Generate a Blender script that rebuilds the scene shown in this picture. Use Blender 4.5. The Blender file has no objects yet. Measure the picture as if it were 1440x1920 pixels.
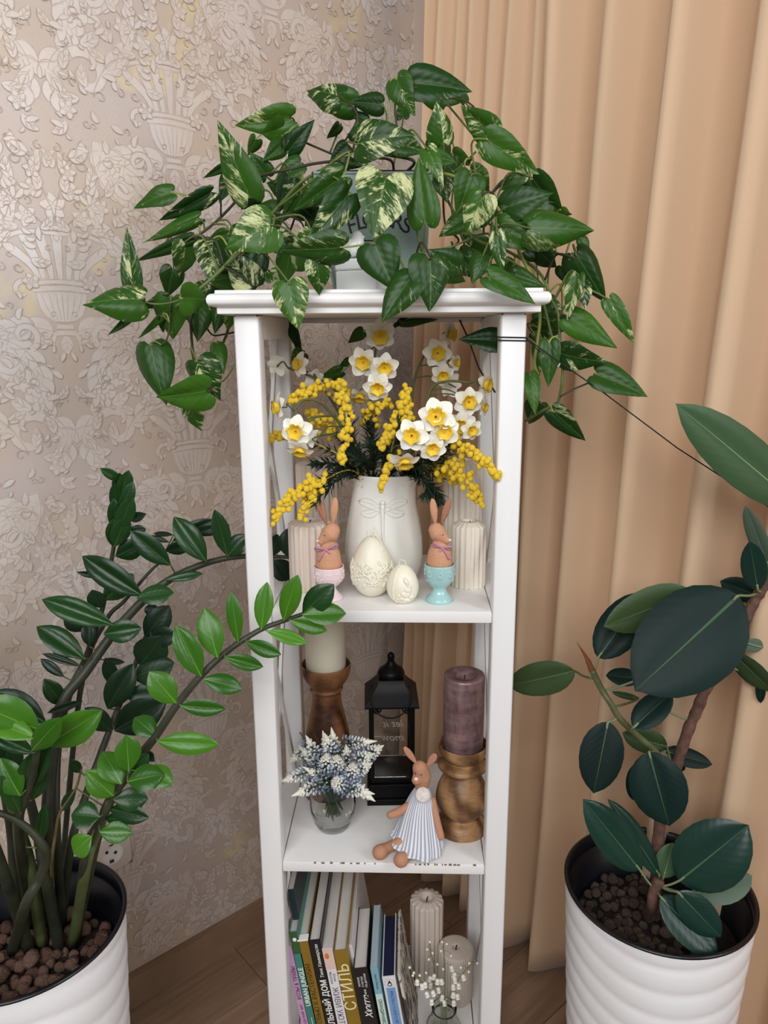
import bpy, math, random
import numpy as np
from mathutils import Vector, Matrix, noise as mnoise
SC = bpy.context.scene
COL = SC.collection
rnd = random.Random(7)
PI = math.pi

# ------------------------------------------------------------------ camera
# world: X right along the shelving unit's front, Y away from the viewer, Z up, floor at Z = 0,
# the front faces of the unit's posts stand in the plane Y = 0
YAW, PITCH, ROLL = -0.03208147, 0.2335383, -0.0058772
CAM = Vector((0.03862, -1.04836, 1.40))
FPX = 1400.0
_f = Vector((math.sin(YAW)*math.cos(PITCH), math.cos(YAW)*math.cos(PITCH), -math.sin(PITCH)))
_r = Vector((math.cos(YAW), -math.sin(YAW), 0))
_u = _r.cross(_f)
RX = _r*math.cos(ROLL) + _u*math.sin(ROLL)
UX = -_r*math.sin(ROLL) + _u*math.cos(ROLL)
FX = _f
cam_data = bpy.data.cameras.new('camera')
cam = bpy.data.objects.new('camera', cam_data); COL.objects.link(cam)
cam.matrix_world = Matrix((( RX.x, UX.x, -FX.x, CAM.x), (RX.y, UX.y, -FX.y, CAM.y), (RX.z, UX.z, -FX.z, CAM.z), (0, 0, 0, 1)))
cam_data.sensor_fit = 'VERTICAL'; cam_data.sensor_height = 36.0; cam_data.sensor_width = 27.0
cam_data.lens = 36.0*FPX/1920.0
cam_data.clip_start = 0.01
SC.camera = cam

# ------------------------------------------------------------------ world, lamps, exposure
SC.view_settings.view_transform = 'Standard'
SC.view_settings.look = 'None'
SC.view_settings.gamma = 1.0
SC.view_settings.use_curve_mapping = False
SC.view_settings.exposure = 0.0
world = bpy.data.worlds.new('daylight'); SC.world = world
world.use_nodes = True
world.node_tree.nodes['Background'].inputs['Color'].default_value = (0.93, 0.96, 1.0, 1)
world.node_tree.nodes['Background'].inputs['Strength'].default_value = 0.22

def area(name, loc, target, sx, sy, power, color):
    ld = bpy.data.lights.new(name, 'AREA'); ld.shape = 'RECTANGLE'
    ld.size = sx; ld.size_y = sy; ld.energy = power; ld.color = color
    o = bpy.data.objects.new(name, ld); COL.objects.link(o)
    o.location = loc
    d = Vector(target) - Vector(loc)
    o.rotation_euler = d.to_track_quat('-Z', 'Y').to_euler()
    return o
# the tall windows of the room behind the viewer, and the uncurtained window further along the right-hand wall
area('window_light', (-0.3, -2.6, 2.5), (-0.1, 0.3, 1.25), 2.2, 1.4, 69, (0.975, 0.985, 1.0))
area('window_light', (2.1, -1.2, 2.15), (-0.6, 0.3, 1.75), 1.4, 1.3, 44, (0.95, 0.98, 1.0))

# ------------------------------------------------------------------ from measurements to points
def ray(px, py):
    return RX*((px-720)/FPX) + UX*(-(py-960)/FPX) + FX
def P(px, py, Y):                       # point of that sight line at depth Y
    d = ray(px, py); return CAM + d*((Y-CAM.y)/d.y)
def PZ(px, py, Z):                      # point of that sight line at height Z
    d = ray(px, py); return CAM + d*((Z-CAM.z)/d.z)
def mpp(p):                             # metres per pixel at a point
    return (Vector(p)-CAM).dot(FX)/FPX

# ------------------------------------------------------------------ objects
def link(o, parent=None):
    COL.objects.link(o)
    if parent is not None: o.parent = parent
    return o
def mesh(name, verts, faces, mat=None, smooth=True, uvs=None):
    me = bpy.data.meshes.new(name)
    me.from_pydata([tuple(v) for v in verts], [], faces)
    if smooth: me.polygons.foreach_set('use_smooth', [True]*len(me.polygons))
    if uvs is not None:
        l = me.uv_layers.new(name='UVMap')
        for lp in me.loops: l.data[lp.index].uv = uvs[lp.vertex_index]
    if mat: me.materials.append(mat)
    me.update(); return me
def tag(o, label=None, cat=None, group=None, kind=None):
    if label: o['label'] = label
    if cat: o['category'] = cat
    if group: o['group'] = group
    if kind: o['kind'] = kind
    return o
def thing(name, loc, label, cat, group=None):
    o = bpy.data.objects.new(name, None); o.empty_display_size = 0.02
    o.location = loc; link(o); return tag(o, label, cat, group)

class MB:                               # collects shapes and links them as one mesh object
    def __init__(s): s.v = []; s.f = []
    def add(s, v, f):
        n = len(s.v); s.v += [tuple(p) for p in v]; s.f += [tuple(i+n for i in q) for q in f]; return s
    def box(s, lo, hi, M=None, b=0.0):
        x0, y0, z0 = lo; x1, y1, z1 = hi
        if b <= 0:
            v = [(x0,y0,z0),(x1,y0,z0),(x1,y1,z0),(x0,y1,z0),(x0,y0,z1),(x1,y0,z1),(x1,y1,z1),(x0,y1,z1)]
            f = [(0,3,2,1),(4,5,6,7),(0,1,5,4),(1,2,6,5),(2,3,7,6),(3,0,4,7)]
        else:                           # bevelled box: three inset rings per face joined up
            v = []; f = []
            xs = (x0, x1); ys = (y0, y1); zs = (z0, z1)
            idx = {}
            for i in (0,1):
                for j in (0,1):
                    for k in (0,1):
                        sx, sy, sz = (1-2*i)*b, (1-2*j)*b, (1-2*k)*b
                        for ax, p in enumerate(((xs[i], ys[j]+sy, zs[k]+sz), (xs[i]+sx, ys[j], zs[k]+sz), (xs[i]+sx, ys[j]+sy, zs[k]))):
                            idx[i,j,k,ax] = len(v); v.append(p)
            I = idx
            for i in (0,1):
                q = [I[i,0,0,0], I[i,1,0,0], I[i,1,1,0], I[i,0,1,0]]; f.append(tuple(q if i else q[::-1]))
                q = [I[0,i,0,1], I[1,i,0,1], I[1,i,1,1], I[0,i,1,1]]; f.append(tuple(q[::-1] if i else q))
                q = [I[0,0,i,2], I[1,0,i,2], I[1,1,i,2], I[0,1,i,2]]; f.append(tuple(q if i else q[::-1]))
            for i in (0,1):
                for j in (0,1):
                    q = [I[i,j,0,0], I[i,j,1,0], I[i,j,1,1], I[i,j,0,1]]; f.append(tuple(q if (i ^ j) else q[::-1]))
                    q = [I[i,0,j,0], I[i,1,j,0], I[i,1,j,2], I[i,0,j,2]]; f.append(tuple(q if not (i ^ j) else q[::-1]))
                    q = [I[0,i,j,1], I[1,i,j,1], I[1,i,j,2], I[0,i,j,2]]; f.append(tuple(q if (i ^ j) else q[::-1]))
                    for k in (0,1):
                        q = [I[i,j,k,0], I[i,j,k,1], I[i,j,k,2]]; f.append(tuple(q if (i+j+k) % 2 == 0 else q[::-1]))
        if M is not None: v = [M @ Vector(p) for p in v]
        return s.add(v, f)
    def lathe(s, prof, n=32, c=(0,0,0), M=None, fn=None, cap=True):
        v = []; f = []
        for i, (r, z) in enumerate(prof):
            for k in range(n):
                a = 2*PI*k/n
                rr = r if fn is None else fn(r, z, a)
                v.append(Vector((c[0]+rr*math.cos(a), c[1]+rr*math.sin(a), c[2]+z)))
        for i in range(len(prof)-1):
            for k in range(n):
                f.append((i*n+k, i*n+(k+1) % n, (i+1)*n+(k+1) % n, (i+1)*n+k))
        if cap:
            if prof[0][0] > 1e-6: f.append(tuple(range(n))[::-1])
            if prof[-1][0] > 1e-6: f.append(tuple((len(prof)-1)*n+k for k in range(n)))
        if M is not None: v = [M @ p for p in v]
        return s.add(v, f)
    def tube(s, pts, r, n=6, caps=True, flat=1.0, ref=None):
        pts = [Vector(p) for p in pts]
        rs = [r]*len(pts) if not hasattr(r, '__len__') else list(r)
        v = []; f = []; prev = None
        for i, p in enumerate(pts):
            t = (pts[min(i+1, len(pts)-1)] - pts[max(i-1, 0)])
            t = t.normalized() if t.length > 1e-9 else Vector((0,0,1))
            if prev is None:
                a = ref if ref is not None else (Vector((0,0,1)) if abs(t.z) < .9 else Vector((1,0,0)))
                x = (a - t*a.dot(t)).normalized()
            else:
                x = (prev - t*prev.dot(t)); x = x.normalized() if x.length > 1e-6 else prev
            prev = x; y = t.cross(x)
            for k in range(n):
                a = 2*PI*k/n
                v.append(p + x*(rs[i]*math.cos(a)) + y*(rs[i]*flat*math.sin(a)))
        m = len(pts)
        for i in range(m-1):
            for k in range(n):
                f.append((i*n+k, i*n+(k+1) % n, (i+1)*n+(k+1) % n, (i+1)*n+k))
        if caps: f += [tuple(range(n))[::-1], tuple((m-1)*n+k for k in range(n))]
        return s.add(v, f)
    def ball(s, c, r, n=10, m=7, M=None):
        rx, ry, rz = r if hasattr(r, '__len__') else (r, r, r)
        c = Vector(c); v = []; f = []
        for i in range(m+1):
            th = PI*i/m
            for k in range(n):
                a = 2*PI*k/n
                q = Vector((rx*math.sin(th)*math.cos(a), ry*math.sin(th)*math.sin(a), -rz*math.cos(th)))
                v.append(c + (M @ q if M is not None else q))
        for i in range(m):
            for k in range(n):
                f.append((i*n+k, i*n+(k+1) % n, (i+1)*n+(k+1) % n, (i+1)*n+k))
        return s.add(v, f)
    def capsule(s, pts, rs, n=14, sub=6):   # rounded closed limb along a path
        pts, rs = smooth_path(pts, rs, sub)
        d0 = (pts[0]-pts[1]).normalized(); d1 = (pts[-1]-pts[-2]).normalized()
        A = []; B = []
        for k in (0.04, .35, .65, .87): A.append((pts[0]+d0*rs[0]*math.sqrt(1-k*k), rs[0]*k))
        for k in (.87, .65, .35, .04): B.append((pts[-1]+d1*rs[-1]*math.sqrt(1-k*k), rs[-1]*k))
        return s.tube([a[0] for a in A]+pts+[b[0] for b in B], [a[1] for a in A]+rs+[b[1] for b in B], n)
    def loft(s, rings, closed=True, caps=True):
        n = len(rings[0]); v = [p for r in rings for p in r]; f = []
        for i in range(len(rings)-1):
            for k in range(n if closed else n-1):
                f.append((i*n+k, i*n+(k+1) % n, (i+1)*n+(k+1) % n, (i+1)*n+k))
        if caps and closed: f += [tuple(range(n))[::-1], tuple((len(rings)-1)*n+k for k in range(n))]
        return s.add(v, f)
    def build(s, name, mat, parent=None, loc=None, smooth=True, kind=None, label=None):
        c = Vector(loc) if loc is not None else Vector((0,0,0))
        v = [Vector(p)-c for p in s.v] if loc is not None else s.v
        me = mesh(name, v, s.f, mat, smooth)
        o = bpy.data.objects.new(name, me)
        link(o, parent)
        wp = WP(parent) if parent is not None else Vector((0,0,0))
        o.location = c - wp
        if kind: o['kind'] = kind
        if label: o['label'] = label
        return o
def WP(o):                              # parents here are only translated
    p = Vector((0,0,0))
    while o is not None: p = p + o.location; o = o.parent
    return p
def put(name, me, M, parent=None):      # link a mesh with a world matrix under a translated parent
    o = bpy.data.objects.new(name, me); link(o, parent)
    o.matrix_local = Matrix.Translation(-WP(parent)) @ M if parent is not None else M
    return o
def smooth_path(pts, rs=None, sub=6):
    pts = [Vector(p) for p in pts]
    if rs is None: rs = [0]*len(pts); only = True
    else: only = False
    if not hasattr(rs, '__len__'): rs = [rs]*len(pts)
    P_ = [pts[0]*2-pts[1]] + pts + [pts[-1]*2-pts[-2]]
    out = []; ro = []
    for i in range(1, len(P_)-2):
        a, b, c, d = P_[i-1:i+3]
        for k in range(sub):
            t = k/sub
            out.append(0.5*((2*b)+(c-a)*t+(2*a-5*b+4*c-d)*t*t+(3*b-a-3*c+d)*t*t*t))
            ro.append(rs[i-1]*(1-t)+rs[i]*t)
    out.append(pts[-1]); ro.append(rs[-1])
    return out if only else (out, ro)
def sharp(o, ang=35):
    me = o.data; ca = math.cos(math.radians(ang))
    import bmesh
    bm = bmesh.new(); bm.from_mesh(me)
    for e in bm.edges:
        if len(e.link_faces) == 2: e.smooth = e.link_faces[0].normal.dot(e.link_faces[1].normal) > ca
    bm.to_mesh(me); bm.free(); return o
def remesh(o, voxel, smooth_it=6):      # melt overlapping blobs of one mesh into one continuous skin
    m = o.modifiers.new('r', 'REMESH'); m.mode = 'VOXEL'; m.voxel_size = voxel; m.use_smooth_shade = True
    if smooth_it:
        k = o.modifiers.new('s', 'SMOOTH'); k.iterations = smooth_it; k.factor = .5
    dg = bpy.context.evaluated_depsgraph_get()
    me = bpy.data.meshes.new_from_object(o.evaluated_get(dg))
    mats = list(o.data.materials); o.modifiers.clear(); o.data = me
    me.materials.clear()
    for q in mats: me.materials.append(q)
    me.polygons.foreach_set('use_smooth', [True]*len(me.polygons))
    return o

# ------------------------------------------------------------------ materials
def s2l(c):
    return tuple((x/255/12.92 if x/255 <= .04045 else ((x/255+.055)/1.055)**2.4) for x in c)
class NT:
    def __init__(s, name):
        s.m = bpy.data.materials.new(name); s.m.use_nodes = True
        s.t = s.m.node_tree; s.b = s.t.nodes['Principled BSDF']; s.out = s.t.nodes['Material Output']
    def n(s, typ, **kw):
        q = s.t.nodes.new(typ)
        for k, v in kw.items():
            if k in q.inputs: s.set(q.inputs[k], v)
            else: setattr(q, k, v)
        return q
    def set(s, inp, v):
        if hasattr(v, 'is_output') or isinstance(v, bpy.types.NodeSocket): s.t.links.new(v, inp)
        elif isinstance(v, tuple) and len(v) == 3 and inp.type == 'RGBA': inp.default_value = (*v, 1)
        else: inp.default_value = v
    def coord(s, kind='Object', scale=(1,1,1), loc=(0,0,0), rot=(0,0,0)):
        tc = s.n('ShaderNodeTexCoord'); mp = s.n('ShaderNodeMapping')
        s.t.links.new(tc.outputs[kind], mp.inputs['Vector'])
        mp.inputs['Scale'].default_value = scale; mp.inputs['Location'].default_value = loc; mp.inputs['Rotation'].default_value = rot
        return mp.outputs['Vector']
    def noise(s, vec, scale, detail=3, rough=.5, dist=0.0, out='Fac'):
        q = s.n('ShaderNodeTexNoise', Scale=scale, Detail=detail, Roughness=rough, Distortion=dist)
        s.t.links.new(vec, q.inputs['Vector']); return q.outputs[out]
    def ramp(s, fac, stops):
        q = s.n('ShaderNodeValToRGB'); s.t.links.new(fac, q.inputs['Fac'])
        e = q.color_ramp.elements
        while len(e) < len(stops): e.new(.5)
        for k, (p, c) in enumerate(stops):
            e[k].position = p; e[k].color = (*c, 1) if len(c) == 3 else c
        return q.outputs['Color']
    def mix(s, fac, a, b, blend='MIX'):
        q = s.n('ShaderNodeMix', data_type='RGBA', blend_type=blend)
        s.set(q.inputs[0], fac); s.set(q.inputs[6], a); s.set(q.inputs[7], b); return q.outputs[2]
    def math(s, op, a, b=0.0, c=None):
        q = s.n('ShaderNodeMath', operation=op); s.set(q.inputs[0], a); s.set(q.inputs[1], b)
        if c is not None: s.set(q.inputs[2], c)
        return q.outputs[0]
    def bump(s, h, strength=.3, dist=.002):
        q = s.n('ShaderNodeBump', Strength=strength, Distance=dist); s.t.links.new(h, q.inputs['Height'])
        s.t.links.new(q.outputs['Normal'], s.b.inputs['Normal'])
    def set_b(s, **kw):
        al = dict(color='Base Color', rough='Roughness', metal='Metallic', spec='Specular IOR Level', trans='Transmission Weight',
                  ior='IOR', coat='Coat Weight', sss='Subsurface Weight', sheen='Sheen Weight', sssr='Subsurface Radius', ssss='Subsurface Scale')
        for k, v in kw.items(): s.set(s.b.inputs[al[k]], v)
        return s
def plain(name, rgb, rough=.5, nscale=0, namt=.06, bump=0, **kw):
    t = NT(name); c = s2l(rgb)
    if nscale:
        v = t.coord('Object'); f = t.noise(v, nscale, 4)
        t.set_b(color=t.ramp(f, [(.3, tuple(x*(1-namt*2) for x in c)), (.7, tuple(min(1, x*(1+namt)) for x in c))]))
        if bump: t.bump(f, bump)
    else: t.set_b(color=c)
    t.set_b(rough=rough, **kw); return t.m

M = {}
def leaf_mat(name, dark, light, mid, rough=.35, transl=.12, sheen_bump=.25, vein=70, spec=.36):
    t = NT(name); uv = t.coord('UV'); sx = t.n('ShaderNodeSeparateXYZ'); t.t.links.new(uv, sx.inputs[0])
    oi = t.n('ShaderNodeObjectInfo')
    ax = t.math('ABSOLUTE', sx.outputs[0])
    base = t.mix(oi.outputs['Random'], s2l(dark), s2l(light))
    cmb = t.n('ShaderNodeCombineXYZ'); t.set(cmb.inputs[0], sx.outputs[0]); t.set(cmb.inputs[1], sx.outputs[1])
    t.set(cmb.inputs[2], t.math('MULTIPLY', oi.outputs['Random'], 40.0))
    nz = t.noise(cmb.outputs[0], 3.0, 3)
    base = t.mix(t.math('MULTIPLY', nz, .35), base, tuple(x*.5 for x in s2l(dark)))
    rib = t.math('LESS_THAN', ax, t.math('MULTIPLY', t.math('SUBTRACT', 1.05, sx.outputs[1]), .016))
    col = t.mix(t.math('MULTIPLY', rib, .75), base, s2l(mid))
    q = t.math('SUBTRACT', sx.outputs[1], t.math('MULTIPLY', ax, .75))
    w = t.math('SINE', t.math('MULTIPLY', q, vein))
    t.set_b(color=col, rough=rough, spec=spec)
    t.bump(t.math('ADD', t.math('MULTIPLY', w, .5), t.math('MULTIPLY', ax, 1.5)), sheen_bump, .0015)
    add_transl(t, col, transl)
    return t.m
def add_transl(t, col, amt):
    tr = t.n('ShaderNodeBsdfTranslucent'); t.set(tr.inputs[0], col)
    mx = t.n('ShaderNodeMixShader'); mx.inputs[0].default_value = amt
    t.t.links.new(t.b.outputs[0], mx.inputs[1]); t.t.links.new(tr.outputs[0], mx.inputs[2]); t.t.links.new(mx.outputs[0], t.out.inputs[0])
def pothos_mat(name, amount, dark=(20,54,14), light=(66,112,30), cream=(236,232,190)):
    t = NT(name); uv = t.coord('UV'); sx = t.n('ShaderNodeSeparateXYZ'); t.t.links.new(uv, sx.inputs[0])
    oi = t.n('ShaderNodeObjectInfo'); R_ = oi.outputs['Random']
    ax = t.math('ABSOLUTE', sx.outputs[0])
    sg = t.math('MULTIPLY', t.math('SIGN', sx.outputs[0]), 3.7)
    q = t.math('SUBTRACT', sx.outputs[1], t.math('MULTIPLY', ax, .9))      # across the streaks
    l = t.math('ADD', t.math('MULTIPLY', sx.outputs[1], .5), ax)           # along the streaks
    def vec(a, b):
        c = t.n('ShaderNodeCombineXYZ')
        t.set(c.inputs[0], t.math('MULTIPLY', q, a)); t.set(c.inputs[1], t.math('MULTIPLY', l, b))
        t.set(c.inputs[2], t.math('ADD', t.math('MULTIPLY', R_, 61.0), sg)); return c.outputs[0]
    n1 = t.noise(vec(7, 1.8), 1.0, 2.5, .6, .6)
    n2 = t.noise(vec(30, 9), 1.0, 3, .65)
    n3 = t.noise(vec(2.2, 1.1), 1.0, 1)
    sig = t.math('ADD', t.math('ADD', t.math('MULTIPLY', n1, .50), t.math('MULTIPLY', n2, .36)), t.math('MULTIPLY', n3, .55))
    th = {0: .93, 1: .84, 2: .785, 3: .745}[amount]
    k = t.n('ShaderNodeMapRange'); k.interpolation_type = 'SMOOTHSTEP'
    t.set(k.inputs['Value'], sig); k.inputs['From Min'].default_value = th-.05; k.inputs['From Max'].default_value = th+.075
    base = t.mix(R_, s2l(dark), s2l(light))
    base = t.mix(t.math('MULTIPLY', n3, .5), base, tuple(x*.55 for x in s2l(dark)))
    yel = t.mix(n2, s2l((158,178,92)), s2l(cream))
    if amount < 2: yel = t.mix(.5, yel, base)
    col = t.mix(k.outputs[0], base, yel)
    rib = t.math('LESS_THAN', ax, .012)
    col = t.mix(t.math('MULTIPLY', rib, .35), col, s2l((110,140,70)))
    t.set_b(color=col, rough=.36, spec=.28)
    t.bump(t.math('ADD', t.math('SINE', t.math('MULTIPLY', q, 34.0)), t.math('MULTIPLY', ax, 3.0)), .08, .0012)
    add_transl(t, col, .12)
    return t.m

def wood_mat(name, c1, c2, c3, scale=1.0, rough=.45, axis=(1, 1, 8), spec=.4):
    t = NT(name); v = t.coord('Object', scale=axis)
    f = t.noise(v, 14*scale, 4, .6, 2.2)
    wv = t.n('ShaderNodeTexWave', wave_type='RINGS', rings_direction='SPHERICAL', Scale=9*scale, Distortion=9.0, Detail=2.0)
    t.set(wv.inputs['Detail Scale'], 1.4)
    t.t.links.new(t.coord('Object', scale=(1, 1, .35), loc=(.03, .02, 0)), wv.inputs['Vector'])
    g = t.math('ADD', t.math('MULTIPLY', f, .55), t.math('MULTIPLY', wv.outputs['Fac'], .45))
    t.set_b(color=t.ramp(g, [(.25, s2l(c1)), (.52, s2l(c2)), (.8, s2l(c3))]), rough=rough, spec=spec)
    t.bump(f, .12, .001); return t.m

def glass_mat(name, tint=(1,1,1), rough=0.0):
    t = NT(name); t.set_b(color=tint, rough=rough, trans=1.0, ior=1.45); return t.m
# ------------------------------------------------------------------ material palette
def wallpaper_ground():
    t = NT('wallpaper_ground'); v = t.coord('Object')
    big = t.noise(v, 5.5, 2, .5, .4); mid = t.noise(v, 17, 4, .65); fine = t.noise(v, 420, 2, .7)
    c = t.ramp(big, [(.33, s2l((210,197,192))), (.5, s2l((210,191,176))), (.66, s2l((215,193,168)))])
    c = t.mix(t.math('MULTIPLY', mid, .35), c, s2l((202,182,166)))
    gold = t.n('ShaderNodeMapRange'); gold.interpolation_type = 'SMOOTHSTEP'
    t.set(gold.inputs['Value'], t.noise(t.coord('Object', loc=(3.1, 7.7, 1.3)), 6.0, 3, .55))
    gold.inputs['From Min'].default_value = .60; gold.inputs['From Max'].default_value = .70
    c = t.mix(t.math('MULTIPLY', gold.outputs[0], .7), c, s2l((238,220,166)))
    c = t.mix(t.math('MULTIPLY', t.noise(v, 120, 4, .75, 1.5), .32), c, s2l((196,182,172)))
    c = t.mix(t.math('MULTIPLY', fine, .16), c, s2l((170,160,152)))
    t.set_b(color=c, rough=.42, metal=.14, spec=.45)
    t.bump(fine, .25, .001); return t.m
def wallpaper_light():
    t = NT('wallpaper_relief'); v = t.coord('Object')
    big = t.noise(v, 5.5, 2, .5, .4); fine = t.noise(v, 300, 2, .7)
    c = t.ramp(big, [(.33, s2l((226,219,217))), (.5, s2l((228,215,206))), (.66, s2l((230,214,197)))])
    wear = t.n('ShaderNodeMapRange'); wear.interpolation_type = 'SMOOTHSTEP'
    t.set(wear.inputs['Value'], t.noise(v, 11.0, 5, .7)); wear.inputs['From Min'].default_value = .42; wear.inputs['From Max'].default_value = .62
    c = t.mix(t.math('MULTIPLY', wear.outputs[0], .55), c, s2l((213,197,184)))
    c = t.mix(t.math('MULTIPLY', t.noise(v, 140, 3, .7), .3), c, s2l((200,188,178)))
    c = t.mix(t.math('MULTIPLY', fine, .2), c, s2l((190,180,172)))
    t.set_b(color=c, rough=.4, metal=.14, spec=.45); t.bump(fine, .2, .001); return t.m
M['wall'] = wallpaper_ground(); M['wall_hi'] = wallpaper_light()
def outline_mat():
    t = NT('wallpaper_outline'); v = t.coord('Object'); f = t.noise(v, 26, 4, .7)
    t.set_b(color=t.ramp(f, [(.35, s2l((186,167,154))), (.65, s2l((212,197,185)))]), rough=.5, metal=.1); return t.m
M['wall_lo'] = outline_mat()
M['plaster'] = plain('plaster', (205,195,182), .8)
def curtain_mat():
    t = NT('curtain_cloth'); v = t.coord('Object', scale=(1, 1, 1))
    f = t.noise(t.coord('Object', scale=(900, 900, 260)), 1.0, 2, .6)
    g = t.noise(v, 3.0, 2)
    c = t.mix(t.math('MULTIPLY', f, .25), s2l((238,206,172)), s2l((220,186,151)))
    c = t.mix(t.math('MULTIPLY', g, .2), c, s2l((226,194,160)))
    t.set_b(color=c, rough=.85, spec=.15, sheen=.15); t.bump(f, .12, .0006)
    add_transl(t, c, .15); return t.m
M['curtain'] = curtain_mat()
def floor_mat():
    t = NT('laminate'); oi = t.n('ShaderNodeObjectInfo')
    a = math.atan2(-.684, -.729)
    v = t.coord('Object', rot=(0, 0, -a))
    mp = t.n('ShaderNodeMapping'); mp.inputs['Scale'].default_value = (2.2, 34, 6); t.t.links.new(v, mp.inputs['Vector'])
    mv = t.n('ShaderNodeVectorMath', operation='ADD'); t.t.links.new(mp.outputs[0], mv.inputs[0])
    cb = t.n('ShaderNodeCombineXYZ'); t.set(cb.inputs[0], t.math('MULTIPLY', oi.outputs['Random'], 50.0)); t.t.links.new(cb.outputs[0], mv.inputs[1])
    f = t.noise(mv.outputs[0], 1.0, 5, .65, .8)
    c = t.ramp(f, [(.3, s2l((124,98,78))), (.55, s2l((150,122,99))), (.75, s2l((168,140,116)))])
    c = t.mix(t.math('MULTIPLY', oi.outputs['Random'], .25), c, s2l((132,106,86)))
    t.set_b(color=c, rough=.5, spec=.3); t.bump(f, .1, .0008); return t.m
M['floor'] = floor_mat()
M['seam'] = plain('floor_seam', (48,36,28), .8)
def paint_mat():
    t = NT('white_paint'); f = t.noise(t.coord('Object', scale=(130, 130, 5)), 1.0, 3, .6)
    g = t.noise(t.coord('Object'), 7.0, 3)
    c = t.mix(t.math('MULTIPLY', f, .25), s2l((240,239,239)), s2l((222,220,218)))
    c = t.mix(t.math('MULTIPLY', g, .25), c, s2l((230,226,220)))
    t.set_b(color=c, rough=.38, spec=.45); t.bump(f, .12, .0008); return t.m
M['paint'] = paint_mat()
def paint_mat_h():
    t = NT('white_paint_boards'); f = t.noise(t.coord('Object', scale=(5, 90, 130)), 1.0, 3, .6)
    c = t.mix(t.math('MULTIPLY', f, .3), s2l((240,238,236)), s2l((220,216,211)))
    t.set_b(color=c, rough=.38, spec=.45); t.bump(f, .12, .0008); return t.m
M['paint_h'] = paint_mat_h()
M['chip'] = plain('bare_chipped_wood', (120,98,80), .8)

# ------------------------------------------------------------------ room
CN = Vector((.05, .822)); WD = Vector((-.7293, -.6842)); CD = Vector((.6842, -.7293))
def WL(u, z, off=0.0):                  # along the papered wall from the corner, height, into the room
    p = CN + WD*u + CD*off; return Vector((p.x, p.y, z))
def CU(s, z, off=0.0):                  # along the window wall from the corner, height, into the room
    p = CN + CD*s + WD*off; return Vector((p.x, p.y, z))
def slab(name, fn, a0, a1, z0, z1, o0, o1, mat, kind='structure', parent=None):
    mb = MB(); v = [fn(a, z, o) for z in (z0, z1) for a, o in ((a0,o0),(a1,o0),(a1,o1),(a0,o1))]
    mb.add(v, [(0,3,2,1),(4,5,6,7),(0,1,5,4),(1,2,6,5),(2,3,7,6),(3,0,4,7)])
    o = mb.build(name, mat, parent, smooth=False)
    if kind: o['kind'] = kind
    return o
wall_left = slab('wall_left', WL, -.1, 2.6, 0, 2.7, 0, -.1, M['wall'])
wr = MB()
def wr_add(s0, s1, z0, z1):
    v = [CU(a, z, o) for z in (z0, z1) for a, o in ((s0,0),(s1,0),(s1,-.1),(s0,-.1))]
    wr.add(v, [(0,3,2,1),(4,5,6,7),(0,1,5,4),(1,2,6,5),(2,3,7,6),(3,0,4,7)])
wr_add(0, .62, 0, 2.7); wr_add(.62, 2.0, 0, .55); wr_add(.62, 2.0, 2.35, 2.7); wr_add(2.0, 2.4, 0, 2.7)
wr.build('wall_right', M['wall'], smooth=False)['kind'] = 'structure'

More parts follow.
